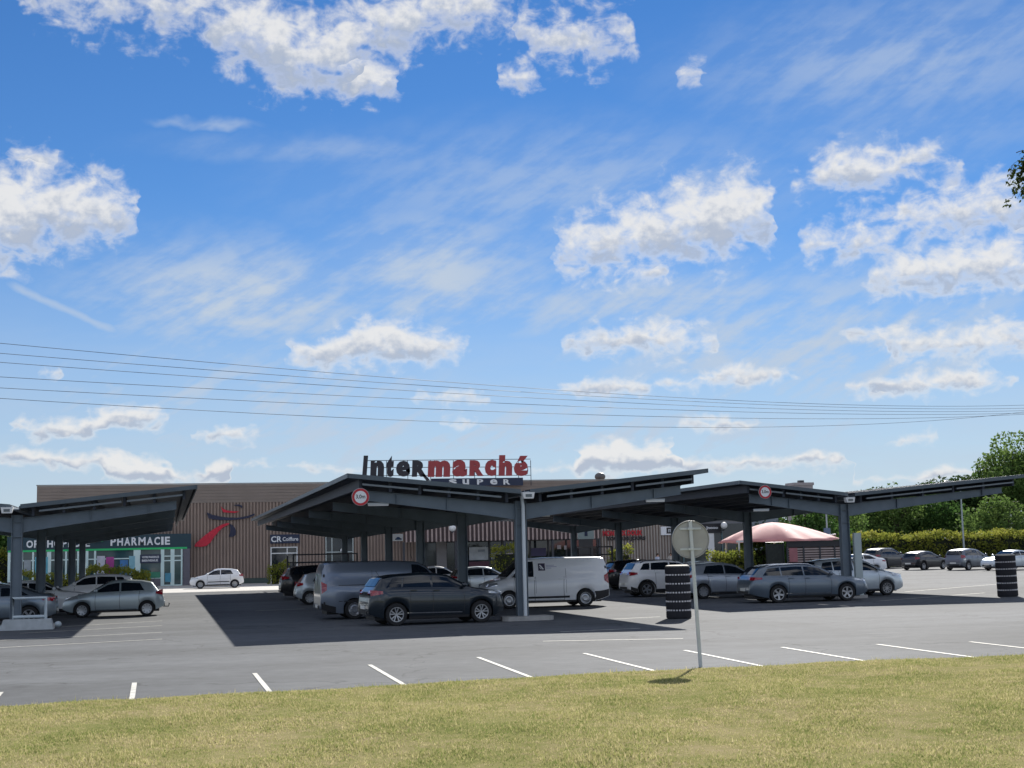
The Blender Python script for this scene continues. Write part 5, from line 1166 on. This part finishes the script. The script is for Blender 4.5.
# ------------------------------------------------------------------ parasol, terrace fence, lamp column
Yt = 98.0; cxp = fx(772, 530, Yt); r = empty('parasol', (cxp, Yt, 0)); tag(r, 'large faded pink star shaped parasol over the terrace', 'parasol')
PINK = mat('parasol_cloth', (.64, .265, .24), .8, 0, .06, 1.5)
PINK.node_tree.nodes['Principled BSDF'].inputs['Sheen Weight'].default_value = .3
zt_, ze = fz(765, 522.5, Yt), fz(722, 542.5, Yt)
V = []; nr, ns = 10, 48; reach = lambda a: 3.75 + .55 * max(0, math.cos(4 * a)) ** 3 + (1.1 * max(0, math.cos(a)) ** 10)
g = MB(); rows = []
for i in range(nr + 1):
    t = i / nr; row = []
    for j in range(ns + 1):
        a = 2 * PI * j / ns; R0 = reach(a) * t; sag = .16 * t * (1 - abs(math.cos(4 * a))) ; row.append((R0 * math.cos(a), R0 * math.sin(a) * .95, zt_ - (zt_ - ze) * (t ** 1.5) - sag * .5 + .12 * max(0, math.cos(a)) ** 8 * t))
    rows.append(row)
g.grid(rows); o = g.build('cloth', PINK, r, R_(40)); md = o.modifiers.new('thickness', 'SOLIDIFY'); md.thickness = .02
for k in range(8):
    a = 2 * PI * k / 8; g = MB(); g.tube([(.2 * math.cos(a), .2 * math.sin(a), zt_ - .18), (reach(a) * .6 * math.cos(a), reach(a) * .57 * math.sin(a), zt_ - (zt_ - ze) * (.6 ** 1.75) - .10), (reach(a) * .98 * math.cos(a), reach(a) * .93 * math.sin(a), ze - .05 + .1 * max(0, math.cos(a)) ** 8)], .03, 6); g.build('rib', WHITE, r)
g = MB(); g.tube([(0, 0, 0), (0, 0, zt_ - .05)], .06, 10); g.lathe([(.5, 0), (.5, .08), (.1, .14)], 20); g.build('mast', WHITE, r, R_(40))
g = MB(); xb = fx(832, 536, Yt) - cxp; g.tube([(xb - 2.6, -.2, fz(800, 539.5, Yt)), (xb + .2, -.2, fz(834, 529.5, Yt) - .35)], .06, 6); g.build('stay_bar', WHITE, r)
Yw = 93.0; x0, x1 = fx(787, 550, Yw), fx(846, 550, Yw); r = empty('slat_fence', ((x0 + x1) / 2, Yw, 0)); tag(r, 'terrace fence of pale horizontal slats under a dark header', 'fence'); hw = (x1 - x0) / 2; zh = fz(815, 541.5, Yw)
g = MB(); g.b2(-hw, hw, -.06, .06, zh - .36, zh); g.b2(-hw - .05, hw + .05, -.12, .12, zh + .002, zh + .06); g.build('header', mat('header_dark', (.03, .028, .032), .6), r)
g = MB(); g.b2(-hw, hw, .05, .08, 0, zh - .361); g.build('back_board', mat('back_board', (.10, .07, .065), .8, 0, .15, 2), r)
g = MB(); k = 0
while .15 + k * .17 < zh - .42: z = .15 + k * .17; g.b2(-hw + .02, hw - .02, -.03, .045, z, z + .085); k += 1
g.build('slats', mat('slat_pale', (.46, .37, .34), .7, 0, .15, 2), r)
for q in (-1, -.45, .1, .6, 1):
    g = MB(); g.b2(q * hw - .05, q * hw + .05, -.08, .04, 0, zh - .362); g.build('post', FR, r)
g = MB(); g.b2(-hw + .12, -hw + .12 + .62, -.10, -.085, 1.0, zh - .42); g.build('pink_board', mat('board_pink', (.42, .16, .17), .6, 0, .15, 3), r)
x2 = fx(767, 550, Yw); r = empty('terrace_screen', ((x0 + x2) / 2 - .1, Yw + .2, 0)); tag(r, 'dark woven terrace screen left of the slatted fence', 'screen'); hw2 = (x0 - x2) / 2 - .1
g = MB(); g.b2(-hw2, hw2, -.04, .04, 0, zh - .1); g.build('panel', mat('screen_dark', (.035, .04, .035), .9, 0, .3, 6), r)
g = MB(); g.tube([(-hw2, -.07, 0), (-hw2, -.07, zh), (hw2, -.07, zh), (hw2, -.07, 0)], .045, 8); g.build('frame', FR, r)
r = empty('pergola', (fx(757, 545, 97), 97, 0)); tag(r, 'white pergola frame under the left side of the pink parasol', 'pergola'); hp = 2.45
for a in (-1.9, 1.9):
    for b in (-1.2, 1.2):
        g = MB(); g.b2(a - .05, a + .05, b - .05, b + .05, 0, hp); g.build('post', WHITE, r)
for b in (-1.2, 1.2):
    g = MB(); g.b2(-2.1, 2.1, b - .04, b + .04, hp + .002, hp + .13); g.build('beam', WHITE, r)
p = tp(964, 138); r = empty('lamp_column', p); tag(r, 'slim pale grey lamp column standing behind the hedge', 'street lamp'); zc = 7.2
g = MB(); g.tube([(0, 0, 0), (0, 0, zc), (-.3, 0, zc + .35), (-1.1, 0, zc + .5)], [.10, .065, .06, .05], 8); g.build('column', mat('column_pale', (.42, .46, .46), .5, .2), r, R_(50)); g = MB(); g.ball((-1.3, 0, zc + .47), (.38, .13, .09), 10); g.build('lantern', TRIM, r, R_(60))
p = tp(828, 120); r = empty('lamp_column', p); tag(r, 'short post with a blue grey box behind the right end of the pink parasol', 'post'); g = MB(); g.tube([(0, 0, 0), (0, 0, 4.9)], .07, 8); g.build('column', TRIM, r, R_(50)); g = MB(); g.b2(-.22, .22, -.18, .18, 2.9, 3.5); g.build('box', mat('box_blue', (.14, .19, .28), .5), r)

# ------------------------------------------------------------------ overhead lines
WIRE = mat('cable', (.10, .115, .14), .6)
wires = [((0, 343.5), (512, 386.5), (1020, 405)), ((0, 353.5), (512, 391), (1020, 408)), ((0, 362.5), (512, 396.5), (1020, 410.5)), ((0, 377), (512, 403.5), (1020, 413)), ((0, 388), (512, 412), (1020, 414.5)), ((0, 398.5), (512, 424), (1020, 413))]
names = ['topmost', 'second', 'third', 'fourth', 'fifth', 'lowest']
for i, (a, m_, b) in enumerate(wires):
    off_y = (i % 3) * .8
    A = np.array([0, 70.0]); Bv = None
    # the line runs in plan from 72 m out on the left to about 190 m out on the right
    def plan(px):
        d = ray(px, 550)[:2]; d = d / np.linalg.norm(d); p0 = np.array(along(0, 72 + off_y)[:2]); p1 = np.array(along(1020, 190 + off_y)[:2]); e = p1 - p0
        t = (p0[1] * d[0] - p0[0] * d[1]) / (e[0] * d[1] - e[1] * d[0]); return t, p0 + e * t
    T_, Z_ = [], []
    for px, py in (a, m_, b):
        t, q = plan(px); d = ray(px, py); T_.append(t); Z_.append(EYE + d[2] * np.linalg.norm(q) / np.linalg.norm(d[:2]))
    cf = np.polyfit(T_, Z_, 2); pts = []
    for t in np.linspace(-.18, 1.12, 40):
        p0 = np.array(along(0, 72 + off_y)[:2]); p1 = np.array(along(1020, 190 + off_y)[:2]); q = p0 + (p1 - p0) * t; pts.append((q[0], q[1], float(np.polyval(cf, t))))
    r = empty('overhead_cable', pts[0]); g = MB(); g.tube(pts, [.012 + .012 * k / 39 for k in range(40)], 6); bpy.data.objects.remove(r)
    o = bpy.data.objects.new('overhead_cable', g.mesh('overhead_cable', WIRE, R_(60))); COL.objects.link(o)
    tag(o, '%s of the six overhead cables crossing the sky' % names[i], 'cable', 'overhead cables crossing the sky')

# ------------------------------------------------------------------ people by the entrance
def person(loc, rz, shirt, trousers, lb, bend=0):
    V = {'pelvis': (0, 0, .93), 'chest': (0, .02, 1.28), 'neck': (0, .01, 1.46), 'head': (0, -.02, 1.60), 'top': (0, -.02, 1.70),
         'sl': (.19, .02, 1.40), 'el': (.25, .04, 1.12), 'wl': (.23, -.10, .90), 'hl': (.23, -.15, .82), 'sr': (-.19, .02, 1.40), 'er': (-.25, .02, 1.12), 'wr': (-.20, -.16, 1.02), 'hr': (-.16, -.24, 1.0),
         'hipl': (.10, 0, .88), 'kl': (.11, -.05, .48), 'al': (.11, .04, .08), 'tl': (.12, -.12, .04), 'hipr': (-.10, 0, .88), 'kr': (-.11, .04, .48), 'ar': (-.11, .16, .08), 'tr': (-.12, .02, .04)}
    E_ = [('pelvis', 'chest'), ('chest', 'neck'), ('neck', 'head'), ('head', 'top'), ('chest', 'sl'), ('sl', 'el'), ('el', 'wl'), ('wl', 'hl'), ('chest', 'sr'), ('sr', 'er'), ('er', 'wr'), ('wr', 'hr'), ('pelvis', 'hipl'), ('hipl', 'kl'), ('kl', 'al'), ('al', 'tl'), ('pelvis', 'hipr'), ('hipr', 'kr'), ('kr', 'ar'), ('ar', 'tr')]
    rad = dict(pelvis=.15, chest=.155, neck=.055, head=.10, top=.075, sl=.07, el=.045, wl=.032, hl=.04, sr=.07, er=.045, wr=.032, hr=.04, hipl=.09, kl=.06, al=.042, tl=.035, hipr=.09, kr=.06, ar=.042, tr=.035)
    ks = list(V); me = bpy.data.meshes.new('person'); me.from_pydata([V[k] for k in ks], [(ks.index(a), ks.index(b)) for a, b in E_], [])
    o = bpy.data.objects.new('person', me); COL.objects.link(o)
    md = o.modifiers.new('skin', 'SKIN'); sk = me.skin_vertices[0].data if me.skin_vertices else None
    if sk is None:
        me.attributes.new('skin', 'FLOAT', 'POINT')
    for i, k in enumerate(ks):
        if sk: sk[i].radius = (rad[k], rad[k] * (.72 if k in ('pelvis', 'chest') else 1)); sk[i].use_root = k == 'pelvis'
    sb = o.modifiers.new('sub', 'SUBSURF'); sb.levels = 2; sb.render_levels = 2
    dg = bpy.context.evaluated_depsgraph_get(); m2 = bpy.data.meshes.new_from_object(o.evaluated_get(dg)); bpy.data.objects.remove(o)
    skin = mat('skin', (.45, .27, .19), .5)
    m2.materials.clear()
    for q in (skin, shirt, trousers, BLACKP): m2.materials.append(q)
    for p in m2.polygons:
        c = p.center; z = c.z; arm = abs(c.x) > .19 and z < 1.2 and z > .7
        p.material_index = 3 if z < .07 else (2 if z < .93 and not arm else (1 if (z < 1.44 and not (arm and z < 1.13)) else 0)); p.use_smooth = True
    o = bpy.data.objects.new('person', m2); COL.objects.link(o); o.location = loc; o.rotation_euler = (0, 0, rz); tag(o, lb, 'person', 'people by the shop entrance')
    g = MB(); P = []
    for i in range(7):
        a = PI * i / 6 * .62; P.append((.118 * math.sin(a), 1.605 + .135 * math.cos(a)))
    g.lathe(P, 18, cap=False); g.v = [(x, y + .005 + .02 * (z < 1.62), z) for x, y, z in g.v]; g.build('hair', mat('hair_brown', (.05, .032, .02), .7), o, R_(60))
    g = MB(); g.add([(-.012, -.125, 1.60), (.012, -.125, 1.60), (0, -.15, 1.575), (0, -.12, 1.63)], [(0, 1, 2), (0, 2, 3), (1, 3, 2), (0, 3, 1)]); g.build('nose', skin, o)
    return o
q = aty(657.5, 553, 116); person((q[0], 116, 0), R_(30), mat('shirt_pale_blue', (.45, .50, .62), .8), mat('trousers_blue', (.20, .24, .40), .8), 'person in a pale blue shirt walking by the beige wall')
q = aty(670.5, 553, 119); person((q[0], 119, 0), R_(-20), mat('shirt_beige', (.50, .47, .42), .8), mat('trousers_dark', (.03, .03, .035), .8), 'person in a beige top standing in the shop doorway')
